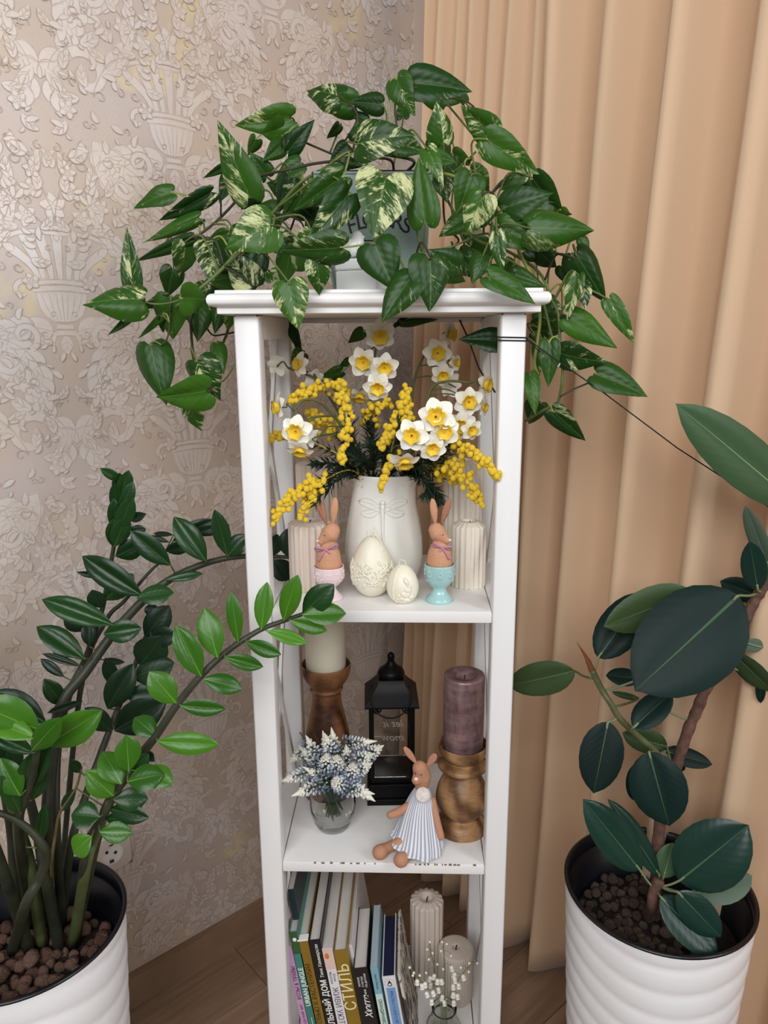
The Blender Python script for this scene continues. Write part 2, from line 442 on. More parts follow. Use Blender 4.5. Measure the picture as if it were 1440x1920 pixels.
# --- raised damask pattern of the paper: urns, acanthus scrolls, leaves and flowers
hi = MB(); lo = MB()
class Seq(list):
    n = 0
    def append(s, x): Seq.n += 1; list.append(s, (Seq.n, x))
def motif():
    """one repeat as 2D shapes: (filled outlines), (line strokes)"""
    fills = Seq(); lines = Seq()
    def both(pts):
        return [pts, [(-x, y) for x, y in pts]]
    def bez(p0, p1, p2, p3, n=10):
        r = []
        for k in range(n+1):
            t = k/n; a = (1-t)**3; b = 3*(1-t)**2*t; c = 3*(1-t)*t*t; d = t**3
            r.append((a*p0[0]+b*p1[0]+c*p2[0]+d*p3[0], a*p0[1]+b*p1[1]+c*p2[1]+d*p3[1]))
        return r
    def ribbon(c, w0, w1, wm=None, outline=True, mirror=True):
        n = len(c); L = []; R_ = []
        for i, (x, y) in enumerate(c):
            t = i/(n-1); w = (w0*(1-t)+w1*t) if wm is None else (w0*(1-t)**2+2*wm*t*(1-t)+w1*t*t)
            x0, y0 = c[max(i-1, 0)]; x1, y1 = c[min(i+1, n-1)]
            d = math.hypot(x1-x0, y1-y0) or 1e-9; nx, ny = -(y1-y0)/d, (x1-x0)/d
            L.append((x+nx*w, y+ny*w)); R_.append((x-nx*w, y-ny*w))
        for A, B in (zip(both(L), both(R_)) if mirror else [(L, R_)]):
            fills.append((A, B))
            if outline: lines.append(A); lines.append(B)
    def drop(x, y, ang, ln, w, bend=0.0, vein=True, mirror=True):
        c = []
        for k in range(8):
            t = k/7; a = ang + bend*t
            c.append((x+ln*t*math.cos(a), y+ln*t*math.sin(a)))
        n = len(c); L = []; R_ = []
        for i, (px, py) in enumerate(c):
            t = i/(n-1); ww = w*math.sin(PI*min(1, t*.9+.06))**.8*(1-.25*t)
            x0, y0 = c[max(i-1, 0)]; x1, y1 = c[min(i+1, n-1)]
            d = math.hypot(x1-x0, y1-y0) or 1e-9; nx, ny = -(y1-y0)/d, (x1-x0)/d
            L.append((px+nx*ww, py+ny*ww)); R_.append((px-nx*ww, py-ny*ww))
        for A, B, V in (zip(both(L), both(R_), both(c)) if mirror else [(L, R_, c)]):
            fills.append((A, B)); lines.append(A); lines.append(B)
            if vein:
                lines.append(V[1:-1])
                for k in (2, 4):
                    for E in (A, B): lines.append([V[k], ((V[k+1][0]+E[k+1][0])/2, (V[k+1][1]+E[k+1][1])/2), (E[k+2][0]*.8+V[k+2][0]*.2, E[k+2][1]*.8+V[k+2][1]*.2)])
    def acanthus(c, w, lobes, side=1, size=.022, grow=.6):
        ribbon(c, w, w*.25, w*.9)
        n = len(c)
        for k in range(lobes):
            t = (k+.5)/lobes; i = min(n-2, int(t*(n-1)))
            x, y = c[i]; x1, y1 = c[i+1]; a = math.atan2(y1-y, x1-x)
            s = size*(1-grow*t)
            drop(x, y, a+side*1.15, s*1.35, s*.42, -side*.7, False)
            drop(x, y, a-side*1.0, s*.7, s*.26, side*.6, False)
    def spiral(cx, cy, r0, r1, a0, a1, n=26):
        return [(cx+(r0+(r1-r0)*k/n)*math.cos(a0+(a1-a0)*k/n), cy+(r0+(r1-r0)*k/n)*math.sin(a0+(a1-a0)*k/n)) for k in range(n+1)]
    def flower(x, y, r, rot=0, mirror=True):
        for k in range(5): drop(x, y, rot+k*2*PI/5, r, r*.42, .25, False, mirror)
    # urn: bowl with gadroons, rim, flaring fluted neck, foot, handles
    bowl = [(0,-.047),(.018,-.045),(.031,-.036),(.039,-.02),(.043,0)]
    top = [(0,.004),(.012,.0035),(.024,.003),(.034,.002),(.043,.001)]
    for A, B in zip(both(top), both(bowl)): fills.append((A, B)); lines.append(A); lines.append(B)
    for gx in (.009, .02, .031): 
        for l in both([(gx*.55, -.043), (gx*.9, -.02), (gx*1.1, 0)]): lines.append(l)
    lines.append([(0,-.046),(0,-.02),(0,.003)])
    ribbon([(0,.010),(.02,.009),(.047,.006)], .0045, .0045)
    ribbon([(0,.020),(.02,.019),(.05,.016)], .0035, .0035)
    for k, (bx, tx, ty, w) in enumerate(((.0, .0, .088, .011), (.014, .026, .088, .011), (.027, .05, .082, .011), (.036, .074, .07, .011))):
        ribbon(bez((bx,.024), (bx*1.05,.045), (tx*.8,.06), (tx,ty)), .004, w*.7, .007, mirror=k > 0)
        drop(tx-.004, ty-.004, 1.5-tx*9, .018, .008, -.3, False)
    ribbon(bez((0,.098), (.04,.1), (.075,.098), (.083,.078)), .004, .003)
    ribbon(spiral(.062,.004,.017,.006,2.4,-2.2,16), .004, .002, .005)
    ribbon([(0,-.054),(.014,-.054)], .004, .004); ribbon([(0,-.064),(.022,-.066)], .004, .004)
    drop(0, -.07, -PI/2, .03, .012, 0, True, False)
    # great C-scrolls below the urn
    acanthus(bez((.135,-.045),(.155,-.13),(.06,-.13),(.052,-.205), 16), .013, 6, -1, .04, .35)
    acanthus(bez((.018,-.075),(.06,-.06),(.105,-.05),(.128,-.095), 14), .011, 5, 1, .034, .45)
    ribbon(spiral(.1,-.105,.042,.008,.6,7.2), .006, .003, .008)
    ribbon(spiral(.075,-.235,.036,.006,2.3,-4.6), .008, .003, .009)
    acanthus(bez((.045,-.21),(.01,-.235),(.012,-.28),(.05,-.295), 12), .010, 5, -1, .03, .4)
    acanthus(bez((.11,-.23),(.15,-.2),(.17,-.16),(.16,-.1), 12), .008, 5, 1, .028, .5)
    drop(.03, -.2, .6, .035, .011, .5); drop(.07, -.19, .2, .04, .012, .5); drop(.012, -.24, -1.2, .04, .011, .4)
    # sprays of flowers over and beside the urn
    flower(0, .14, .022, .3, False); flower(.045, .122, .018, 1.0); flower(.035, .165, .015, .2); flower(.08, .145, .015, .8)
    for (x, y, a, l) in ((.02,.19,1.2,.035),(.06,.175,.9,.034),(.1,.12,.3,.036),(.09,.165,.7,.03),(.005,.2,1.57,.03),(.115,.09,-.1,.03),(.13,.15,.5,.03),(.06,.105,-.3,.028)):
        drop(x, y, a, l, l*.28, .5)
    for b in (bez((.01,.1),(.04,.14),(.08,.15),(.12,.2)), bez((.06,.1),(.1,.1),(.12,.08),(.14,.03)), bez((.0,.12),(.01,.17),(.03,.2),(.05,.235))):
        for l in both(b): lines.append(l)
    acanthus(bez((.12,.21),(.16,.2),(.19,.15),(.17,.1), 14), .009, 5, 1, .03, .4)
    ribbon(spiral(.155,.225,.024,.006,-1.2,4.6,20), .005, .002, .006)
    for (x, y, a, l) in ((.15,.04,.9,.032),(.165,.02,-.4,.03),(.185,.06,1.4,.03),(.19,-.02,-1.2,.03),(.2,.12,.4,.026),(.17,-.05,-2.0,.03),(.2,-.13,1.2,.03),(.2,-.19,.3,.028),(.18,-.24,-.6,.03)):
        drop(x, y, a, l, l*.3, .5)
    r3 = random.Random(2)
    for _ in range(95):
        x, y, a, l = r3.uniform(.004, .215), r3.uniform(-.28, .29), r3.uniform(0, 6.28), r3.uniform(.010, .022)
        if -.06 < y < .1 and x < .085: continue
        if r3.random() < .55: drop(x, y, a, l, l*.26, r3.uniform(-.9, .9), False)
        else:
            s = spiral(x, y, l*.5, l*.12, a, a+r3.choice((-1, 1))*6.0, 14)
            for q in both(s): lines.append(q)
    flower(.185, .0, .015, .5); flower(.195, -.1, .014, .2); flower(.175,-.275,.014,.4)
    return fills, lines
_fills, _lines = motif()
def stamp(u0, z0):
    vis = lambda u, z: -.02 < u < 1.35 and .07 < z < 2.25
    if not vis(u0, z0) and not vis(u0+.2, z0) and not vis(u0-.2, z0) and not vis(u0, z0+.3) and not vis(u0, z0-.3): return
    for q, (A, B) in _fills:
        if not all(-.04 < u0-a[0] < 1.5 and .08 < z0+a[1] < 2.4 for a in (A[0], A[-1], B[0], B[-1])): continue
        n = len(A); v = [WL(u0-x, z0+y, .0003+q*1.3e-6) for x, y in A] + [WL(u0-x, z0+y, .0003+q*1.3e-6) for x, y in B]
        hi.add(v, [(i, i+1, n+i+1, n+i) for i in range(n-1)])
    for q, L in _lines:
        if not all(-.04 < u0-a[0] < 1.5 and .08 < z0+a[1] < 2.4 for a in (L[0], L[-1])): continue
        n = len(L); v = []
        for i, (x, y) in enumerate(L):
            x0, y0 = L[max(i-1, 0)]; x1, y1 = L[min(i+1, n-1)]
            d = math.hypot(x1-x0, y1-y0) or 1e-9; w = .00085*(.6+.5*math.sin(PI*i/(n-1)))
            nx, ny = -(y1-y0)/d*w, (x1-x0)/d*w
            v += [WL(u0-x-nx, z0+y+ny, .00035+q*1.3e-6), WL(u0-x+nx, z0+y-ny, .00035+q*1.3e-6)]
        lo.add(v, [(2*i, 2*i+1, 2*i+3, 2*i+2) for i in range(n-1)])
for i in range(-1, 8):
    for j in range(-1, 5):
        stamp(.6+(i-3)*.2235, .588+j*.588+(0 if (i-3) % 2 == 0 else .294))
hi.build('damask_relief', M['wall_hi'], wall_left, kind='stuff')
lo.build('damask_outline', M['wall_lo'], wall_left, kind='stuff')

slab('baseboard_left', WL, 0, 2.6, 0, .074, .016, 0, M['floor'])
slab('trim_1', WL, 0, 2.6, .074, .078, .011, 0, M['floor'])
slab('baseboard_right', CU, .016, 2.4, 0, .074, .016, 0, M['floor'])
fl = MB(); fl.box((-4, -5, -.06), (4, 3, -.004)); floor = fl.build('floor', M['seam'], smooth=False); floor['kind'] = 'structure'
PW = .155
for r in range(0, 13):
    o0 = .004 + r*PW - (.155 if r == 0 else 0) + (0 if r else .155-.016)
    o0 = r*PW; o1 = o0+PW-.0012
    u = (.585 if r == 0 else .585-.43*r % 1.2) - 1.2
    while u < 2.4:
        a0, a1 = max(u, -1.7), u+1.2-.0014
        if a1 > a0:
            mb = MB(); e = .0012
            v = [WL(a, z, o) for z, q in ((-.004, 0), (-e, 0), (0, e)) for a, o in ((a0+q,o0+q),(a1-q,o0+q),(a1-q,o1-q),(a0+q,o1-q))]
            v = [Vector(p) for p in v]
            mb.add(v, [(8,9,10,11)] + [(k*4+i, k*4+(i+1) % 4, k*4+4+(i+1) % 4, k*4+4+i) for k in (0, 1) for i in range(4)])
            mb.build('plank', M['floor'], floor, smooth=False)
        u += 1.2

# --- wall socket beside the left planter, papered look
sk_c = WL(.839, .382, 0)
sock = thing('wall_socket', WL(.839, .382, 0), 'round two-pin wall socket in a square plate low on the papered wall', 'socket')
M['ivory'] = plain('socket_plastic', (206,190,178), .4); M['black'] = plain('black_plastic', (18,17,18), .4)
mb = MB()
def sock_ring(h, off, n=4): return [WL(.839+a*h, .382+b*h, off) for a, b in ((-1,-1),(1,-1),(1,1),(-1,1))]
mb.loft([sock_ring(.0405, .0002), sock_ring(.0405, .006), sock_ring(.038, .009)], True, False)
def circ(r, off, n=28): return [WL(.839+r*math.cos(2*PI*k/n), .382+r*math.sin(2*PI*k/n), off) for k in range(n)]
sq = []
for k in range(28):
    a = 2*PI*k/28; c_, s_ = math.cos(a), math.sin(a); q = .038/max(abs(c_), abs(s_)); sq.append(WL(.839+q*c_, .382+q*s_, .009))
mb.loft([sq, circ(.0225, .0095)], True, False)
mb.build('plate', M['ivory'], sock)
mb = MB(); mb.loft([circ(.0225, .0095), circ(.0215, .004), circ(.021, .0025)], True, False); v0 = len(mb.v); mb.add(circ(.021, .0025), [tuple(range(28))]); M['ivory2'] = plain('socket_insert_plastic', (226,220,212), .3); mb.build('socket_insert', M['ivory2'], sock)
for s in (-1, 1):
    c0 = WL(.839+s*.0085, .382+s*.004, .003); mb = MB()
    mb.loft([[c0 + Vector((WD.x, WD.y, 0))*(.0034*math.cos(a))+Vector((0,0,1))*(.0034*math.sin(a)) + Vector((CD.x, CD.y, 0))*h for a in [2*PI*k/10 for k in range(10)]] for h in (-.0008, .0004)])
    mb.build('pin_hole', M['black'], sock)
for s in (-1, 1):
    c0 = WL(.839-s*.001, .382+s*.0195, .0045); mb = MB(); mb.box((-.004,-.0015,-.0028), (.004,.0015,.0028), Matrix.Translation(c0) @ Matrix.Rotation(math.atan2(WD.y, WD.x), 4, 'Z')); mb.build('earth_clip', M['black'], sock)

# --- curtain: gathered cloth in deep uneven pleats down to the floor
ED = [(.142,.052),(.180,.09),(.227,.132),(.266,.172),(.326,.245),(.365,.30),(.427,.385),(.469,.437),(.595,.525),(.707,.645),(.85,.765),(.965,.89),(1.10,1.03),(1.23,1.16),(1.36,1.30),(1.5,1.44)]
NZ = 46; K = 18
cv = []; cf = []; cols = 0
for iz in range(NZ+1):
    z = .014 + (2.55-.014)*iz/NZ
    t = (z-.1)/1.9
    E_ = [b+(a-b)*t + .004*math.sin(z*2.1+i*1.7) for i, (a, b) in enumerate(ED)]
    row = []
    for i in range(len(E_)-1):
        w = E_[i+1]-E_[i]
        A = min(.054, .43*w)*(1+.12*math.sin(1.3*z+2*i))*(.85+.15*min(1, (2.5-z)/1.2))
        for k in range(K):
            u = k/K
            s = E_[i]+w*(u+.035*math.sin(2*PI*u))
            n = .085 + A*(math.cos(2*PI*u)*.92+.10*math.cos(4*PI*u+.6)) + .004*math.sin(9*u+z*4+i)*math.sin(3.1*z+i)
            row.append(CU(s, z + (.006*math.sin(5*i+6*u) if iz == 0 else 0), n))
    cols = len(row); cv += row
for iz in range(NZ):
    for k in range(cols-1):
        cf.append((iz*cols+k, iz*cols+k+1, (iz+1)*cols+k+1, (iz+1)*cols+k))
cme = mesh('curtain', [p for p in cv], cf, M['curtain'])
cur = bpy.data.objects.new('curtain', cme); link(cur)
tag(cur, 'floor-length beige curtain hanging in deep folds beside the papered wall', 'curtain')
sm = cur.modifiers.new('thickness', 'SOLIDIFY'); sm.thickness = .0016; sm.offset = 0

# ------------------------------------------------------------------ shelving unit
ZS2, ZS3, ZS4 = .998, .562, .126        # shelf tops
unit = thing('shelving_unit', (0, .15, 0), 'tall narrow white wooden shelving unit standing across the room corner', 'shelf')
ZT0, ZT1 = 1.4276, 1.4587
def post(x0, y0):
    mb = MB(); mb.box((x0, y0, 0), (x0+.035, y0+.035, ZT0), b=.003); mb.build('post', M['paint'], unit)
for x0 in (-.2, .165):
    for y0 in (0, .263): post(x0, y0)
# moulded top
prof = [(.0155, ZT0), (.0165, ZT0+.0008), (.0165, 1.4362), (.021, 1.4370), (.0255, 1.4392), (.0275, 1.4430), (.0278, 1.4470), (.0265, 1.4510), (.0235, 1.4536), (.0185, 1.4545), (.0180, 1.4552), (.0180, 1.4580), (.0172, ZT1)]
cx_ = -.001
rings = []
for o, z in prof:
    rings.append([(cx_-.2-o, -o, z), (cx_+.2+o, -o, z), (cx_+.2+o, .298+o, z), (cx_-.2-o, .298+o, z)])
mb = MB(); mb.loft([[Vector(p) for p in r] for r in rings])
tb = mb.build('top_board', M['paint_h'], unit); sharp(tb, 40)
for (z, nm) in ((ZS2, 0), (ZS3, 1), (ZS4, 2)):
    mb = MB(); mb.box((-.1645, .001, z-.0185), (.1645, .296, z), b=.0012)
    sh = mb.build('shelf_board', M['paint_h'], unit)
    if z == ZS3:                        # chipped paint along this front edge
        ch = MB(); r2 = random.Random(3)
        x = -.155
        while x < .155:
            w = r2.uniform(.001, .006)
            if r2.random() < (.75 if -.12 < x < -.05 or .02 < x < .12 else .35):
                n = 6; ym = r2.uniform(.0008, .0028)
                top = [(x+w*k/n, .0012+ym*r2.random(), z+.00025) for k in range(n+1)]
                ft = [(x+w*k/n, .0006, z+.00015) for k in range(n+1)]
                dn = [(x+w*k/n, .0004, z-.0012*r2.random()-.001) for k in range(n+1)]
                ch.add(top+ft+dn, [(i, i+1, n+2+i, n+1+i) for i in range(n)]+[(n+1+i, n+2+i, 2*n+3+i, 2*n+2+i) for i in range(n)])
            x += w + r2.uniform(.0005, .009)
        ch.build('paint_chip', M['chip'], sh, kind='stuff')
    for x0 in (-.2, .1655):
        mb = MB(); mb.box((x0+.001, .0355, z-.032), (x0+.0335, .2625, z-.001), b=.001); mb.build('side_rail', M['paint'], unit)
for x0 in (-.2, .1655):
    mb = MB(); mb.box((x0+.002, .0355, ZT0-.034), (x0+.0335, .2625, ZT0), b=.001); mb.build('side_rail', M['paint'], unit)
mb = MB(); mb.box((-.1645, .280, ZT0-.008), (.1645, .297, ZT0), b=.001); mb.build('back_rail', M['paint_h'], unit)
# crossed braces in each bay of both sides
for x0 in (-.19, .178):
    for z0, z1 in ((ZS2, ZT0-.034), (ZS3, ZS2-.032), (ZS4, ZS3-.032)):
        for k, (ya, yb) in enumerate(((.036, .262), (.262, .036))):
            a = Vector((x0+.006*k, ya, z0)); b = Vector((x0+.006*k, yb, z1))
            d = (b-a).normalized(); side = Vector((0, d.z, -d.y))*.007
            q = [a-side, a+side, b+side, b-side]
            mb = MB(); mb.add([p+Vector((dx, 0, 0)) for dx in (0, .0055) for p in q], [(0,1,2,3),(7,6,5,4),(0,4,5,1),(1,5,6,2),(2,6,7,3),(3,7,4,0)])
            mb.build('cross_brace', M['paint'], unit, smooth=False)
# ------------------------------------------------------------------ things on the shelves
def text_mesh(s, size, ext=.0003, shear=0.0, mirror=False, space=1.0, bold=0.0):
    cu = bpy.data.curves.new('lettering', 'FONT'); cu.body = s; cu.size = size; cu.extrude = ext
    cu.align_x = 'CENTER'; cu.align_y = 'CENTER'; cu.shear = shear; cu.space_character = space; cu.offset = bold
    cu.resolution_u = 3
    o = bpy.data.objects.new('lettering', cu); COL.objects.link(o)
    bpy.context.view_layer.update()
    me = bpy.data.meshes.new_from_object(o)
    bpy.data.objects.remove(o); bpy.data.curves.remove(cu)
    me.name = 'lettering'; me.materials.clear()
    if mirror:
        me.transform(Matrix.Diagonal((-1, 1, 1, 1))); me.flip_normals()
    return me
def text_on(s, size, mat, parent, Mw, name='lettering', **k):
    me = text_mesh(s, size, **k); me.materials.append(mat); return put(name, me, Mw, parent)
def frame(o, x, y, z=None):
    x = Vector(x).normalized(); y = Vector(y); y = (y-x*y.dot(x)).normalized(); z = x.cross(y)
    return Matrix(((x.x,y.x,z.x,o[0]),(x.y,y.y,z.y,o[1]),(x.z,y.z,z.z,o[2]),(0,0,0,1)))
def xf(o, Mw):                          # place verts of a MB by a matrix
    o.v = [tuple(Mw @ Vector(p)) for p in o.v]; return o

M['ink'] = plain('black_ink', (22,22,22), .6)
M['bucket'] = plain('pale_green_grey_metal', (134,150,143), .4, 6, .03)
M['ceramic'] = plain('white_glazed_ceramic', (238,236,228), .16, 8, .02, coat=.3)
M['bluewhite'] = plain('white_painted_china', (232,234,232), .28, 10, .02)
M['soil'] = plain('dark_soil', (38,28,22), .95, 60, .3, bump=.6)

# --- bird box
TZ = ZT1
bb_c = PZ(684, 541, TZ) if False else P(690, 541, .0)
bb_c = Vector((P(682, 541, .035).x, .045, TZ))
bird_box = thing('trinket_box', bb_c, 'small white lidded box with a white bird on its lid, before the metal planter', 'box')
Rz = Matrix.Translation(bb_c) @ Matrix.Rotation(math.radians(-24), 4, 'Z')
mb = MB(); mb.box((-.031,-.026,0), (.031,.026,.027), Rz, b=.0015); sharp(mb.build('box_body', M['bluewhite'], bird_box))
mb = MB(); mb.box((-.032,-.027,.0275), (.032,.027,.0425), Rz, b=.002); lid = sharp(mb.build('lid', M['bluewhite'], bird_box))
mb = MB(); B0 = Matrix.Translation(Vector((P(664, 487, .04).x, .042, TZ+.0425)))
mb.capsule([B0 @ Vector(p) for p in ((-.034,0,.004),(-.020,0,.010),(-.004,0,.0155),(.004,0,.0225),(.005,0,.031))], [.0025,.0075,.0125,.0105,.0072], 14)
mb.capsule([B0 @ Vector(p) for p in ((.010,0,.031),(.0155,0,.030))], [.0028,.0006], 8)
b_ = mb.build('bird', M['bluewhite'], bird_box); remesh(b_, .0012, 4)

# --- mouldings of small lathe helpers
def pt(px, py, Y): return P(px, py, Y)
# --- pitcher
vz = ZS2; vc = Vector((P(720, 1090, .15).x, .155, vz)); k_ = mpp(P(720, 1000, .155))
pitch = thing('pitcher', vc, 'large cream glazed pitcher with a raised dragonfly, holding the spring flowers', 'vase')
H_ = (P(720, 884, .155).z - vz)
pr = [(.0, .004), (.045, .0), (.052, .003), (.058, .012), (.0635, .03), (.0655, .05), (.0640, .075), (.0590, .105), (.0535, .135), (.0495, .16), (.0490, H_-.008), (.0510, H_-.002), (.0500, H_), (.0470, H_-.001), (.0445, H_-.01), (.044, .05), (.0, .03)]
def pfn(r, z, a):                       # pulled into a spout at the right near the rim
    t = max(0, (z-(H_-.045))/.045); d = math.cos(a+.35)
    return r*(1+.004*math.sin(14*a)*(1 if z < H_-.02 else .3)) + .014*t**1.6*max(0, d)**6
mb = MB(); mb.lathe(pr, 72, vc, fn=pfn, cap=False); mb.build('pitcher_body', M['ceramic'], pitch)
def vase_r(z):
    for (r0, z0), (r1, z1) in zip(pr[1:-5], pr[2:-4]):
        if z0 <= z <= z1: return r0+(r1-r0)*(z-z0)/(z1-z0)
    return .06
def on_vase(px, z, off=0.0):            # point of the pitcher's front at a side step px metres from its axis
    r = vase_r(z)+off; x = px; y = -math.sqrt(max(1e-8, r*r-x*x)); return vc+Vector((x, y, z))
mb = MB(); cz = H_-.052
mb.capsule([on_vase(0, cz+.006, .001), on_vase(0, cz-.012, .0015), on_vase(.001, cz-.05, .001)], [.0042, .0030, .0016], 8, 5)
mb.ball(on_vase(0, cz+.011, .001), .0048, 10, 7)
for s in (-1, 1):
    for (dx, dz, w, up) in ((.036, .009, .0075, .004), (.031, -.010, .0065, -.003)):
        c = [(s*(.003+dx*t), cz+.002+dz*t*.9+up*math.sin(PI*t), w*math.sin(PI*(.12+.86*t))**.7) for t in [k/9 for k in range(10)]]
        up_ = [on_vase(x, z+ww, .0006) for x, z, ww in c]; dn_ = [on_vase(x, z-ww, .0006) for x, z, ww in c]
        mb.tube(up_ + dn_[::-1] + [up_[0]], .0011, 6)
        mb.tube([on_vase(x, z, .0002) for x, z, ww in c], .0008, 5)
mb.build('dragonfly_relief', M['ceramic'], pitch)

# --- ribbed pillar candles
M['wax_beige'] = plain('beige_wax', (224,209,196), .5, 12, .03, sss=.08, ssss=.004, sssr=(1,.8,.6))
M['wax_white'] = plain('ivory_wax', (232,222,208), .5, 12, .03, sss=.08, ssss=.004, sssr=(1,.8,.6))
M['wax_grey'] = plain('greige_wax', (206,192,180), .55, 12, .03, sss=.08, ssss=.004, sssr=(1,.8,.6))
M['wick'] = plain('burnt_wick', (25,20,18), .9)
def ribbed_candle(c, r, h, ribs, mat, label, depth=.09, well=.38, dome=.004):
    t = thing('ribbed_candle', c, label, 'candle', None)
    n = ribs*8
    prof = [(r*.97, 0), (r, .0015), (r, h*.5), (r, h-.004), (r*.97, h-.0012), (r*.86, h+.0), (r*(well+.22), h+dome*.8), (r*(well+.04), h+dome), (r*well, h+dome*.6), (r*well*.9, h-.005), (r*.2, h-.007), (.0005, h-.007)]
    def fn(rr, z, a):
        k = min(1, max(0, (rr/r-well)/(1-well))) if z > h-.002 else 1
        return rr*(1-depth*k*(1-abs(math.cos(ribs*a/2))**.7))
    mb = MB(); mb.lathe(prof, n, c, fn=fn, cap=True); mb.build('wax', mat, t)
    mb = MB(); mb.tube([c+Vector((0,0,h-.008)), c+Vector((.0006,0,h+.001)), c+Vector((.002,.001,h+.004))], .0011, 6); mb.build('wick', M['wick'], t)
    return t
def shelf_pt(px, Y, Z): return Vector((P(px, 0, Y).x if False else _xat(px, Y, Z), Y, Z))
def _xat(px, Y, Z):                     # X whose projection at (Y, Z) falls in image column px
    lo_, hi_ = -1.5, 1.5
    for _ in range(40):
        m_ = (lo_+hi_)/2; v = Vector((m_, Y, Z))-CAM
        if 720+FPX*v.dot(RX)/v.dot(FX) < px: lo_ = m_
        else: hi_ = m_
    return lo_
def hz(py, px, Y): return P(px, py, Y).z
def rc(px, Y, Zs, py_top, wpx, ribs, mat, label, **k):
    c = shelf_pt(px, Y, Zs); h = hz(py_top, px, Y)-Zs; r = wpx*.5*mpp(c+Vector((0,0,h*.6)))
    return ribbed_candle(c, r, h, ribs, mat, label, **k)
rc(584, .112, ZS2, 979, 82, 20, M['wax_beige'], 'wide beige ribbed candle directly behind the rabbit in the pink egg cup', depth=.15)
rc(877, .125, ZS2, 982, 66, 18, M['wax_white'], 'ivory ribbed candle directly behind the rabbit in the blue egg cup', depth=.15, dome=.006)
rc(599, .215, ZS2, 868, 80, 20, M['wax_beige'], 'taller beige ribbed candle at the back left of the flower shelf', depth=.15)
rc(866, .215, ZS2, 866, 74, 18, M['wax_white'], 'taller ivory ribbed candle at the back right of the flower shelf', depth=.15)

# --- egg candles with wick loops
M['eggwax'] = plain('cream_wax', (243,236,216), .42, 20, .02, sss=.12, ssss=.004, sssr=(1,.85,.7))
def egg_r(t): return 2*math.sqrt(max(0, t*(1-t)))*(1-.34*(t-.46))
def egg(px, Y, py_top, wpx, label):
    c = shelf_pt(px, Y, ZS2); h = hz(py_top, px, Y)-ZS2; r = wpx*.5*mpp(c+Vector((0,0,h*.4)))
    t = thing('egg_candle', c, label, 'candle')
    prof = [(.0005, .0)] + [(r*egg_r(.012+.976*(1-math.cos(PI*k/26))/2)*.99, h*(1-math.cos(PI*k/26))/2) for k in range(0, 27)] + [(.0005, h)]
    prof = [(min(a, r), z) for a, z in prof]
    mb = MB(); mb.lathe(prof, 40, c, cap=False); mb.build('wax', M['eggwax'], t)
    return t, c, r, h
def egg_surf(c, r, h, az, t, off=0.0):
    q = r*min(1, egg_r(.012+.976*t)*.99)+off
    return c+Vector((q*math.sin(az), -q*math.cos(az), h*t))
t, c, r, h = egg(698, .072, 1006, 78, 'larger cream egg-shaped candle with raised roses before the pitcher')
mb = MB(); r2 = random.Random(5)
for i in range(11):
    az = -1.9+i*.38+r2.uniform(-.06, .06); tt = .43+.10*math.sin(i*2.1)
    p = egg_surf(c, r, h, az, tt, .0005); nrm = Vector((math.sin(az), -math.cos(az), 0)); tx = Vector((math.cos(az), math.sin(az), 0)); tz = Vector((0,0,1))
    sc = r2.uniform(.0075, .0105)
    mb.ball(p, (sc*.25, sc*.25, sc*.25), 8, 5)
    for ring, nn in ((.38, 4), (.72, 5), (1.05, 6)):
        for k in range(nn):
            a = 2*PI*k/nn+ring*3
            q = egg_surf(c, r, h, az+ring*sc*math.cos(a)/r, tt+ring*sc*math.sin(a)/h, .0012*(1.4-ring))
            Mx = frame(q, tx*math.cos(a+PI/2)+tz*math.sin(a+PI/2), nrm)
            mb.ball(q, (sc*.42, sc*.17, sc*.22), 8, 5, Mx.to_3x3())
for i in range(16):
    az = -1.9+i*.26; tt = .43+(.17 if i % 2 else -.16)+r2.uniform(-.03, .03); q = egg_surf(c, r, h, az, tt, .0004)
    nrm = Vector((math.sin(az), -math.cos(az), 0)); a = r2.uniform(0, 6); tx = Vector((math.cos(az), math.sin(az), 0))
    mb.ball(q, (.0055, .0009, .0026), 8, 5, frame(q, tx*math.cos(a)+Vector((0,0,1))*math.sin(a), nrm).to_3x3())
mb.build('rose_relief', M['eggwax'], t)
top = c+Vector((0,0,h))
mb = MB()
def wick_loop(mb, top, s):
    mb.tube(smooth_path([top+Vector((-.006*s,0,-.001)), top+Vector((-.005*s,-.002,.008*s)), top+Vector((.004*s,-.004,.007*s)), top+Vector((.006*s,-.006,.001*s))]), .0007, 6)
wick_loop(mb, top, 1.2)
mb.tube(smooth_path([top+Vector((.003,-.005,.006)), top+Vector((.013,-.009,-.003)), top+Vector((.019,-.013,-.018))]), .0008, 6)
mb.tube(smooth_path([top+Vector((.002,-.006,.005)), top+Vector((.009,-.012,-.008)), top+Vector((.018,-.017,-.02))]), .0008, 6)
mb.tube(smooth_path([top+Vector((.003,-.004,.006)), top+Vector((.004,-.003,.016)), top+Vector((.012,-.006,.004)), top+Vector((.004,-.006,.005))]), .0008, 6)
mb.build('wick_loop', M['eggwax'], t)
t, c, r, h = egg(755, .040, 1058, 61, 'smaller cream egg-shaped candle with raised hare relief, leaning beside the larger egg')
mb = MB()
n = 40                                  # seam rib running over the egg
for s in (-.62,):
    mb.tube([egg_surf(c, r, h, s, .06+.9*k/n, .0004) for k in range(n+1)], .0011, 6)
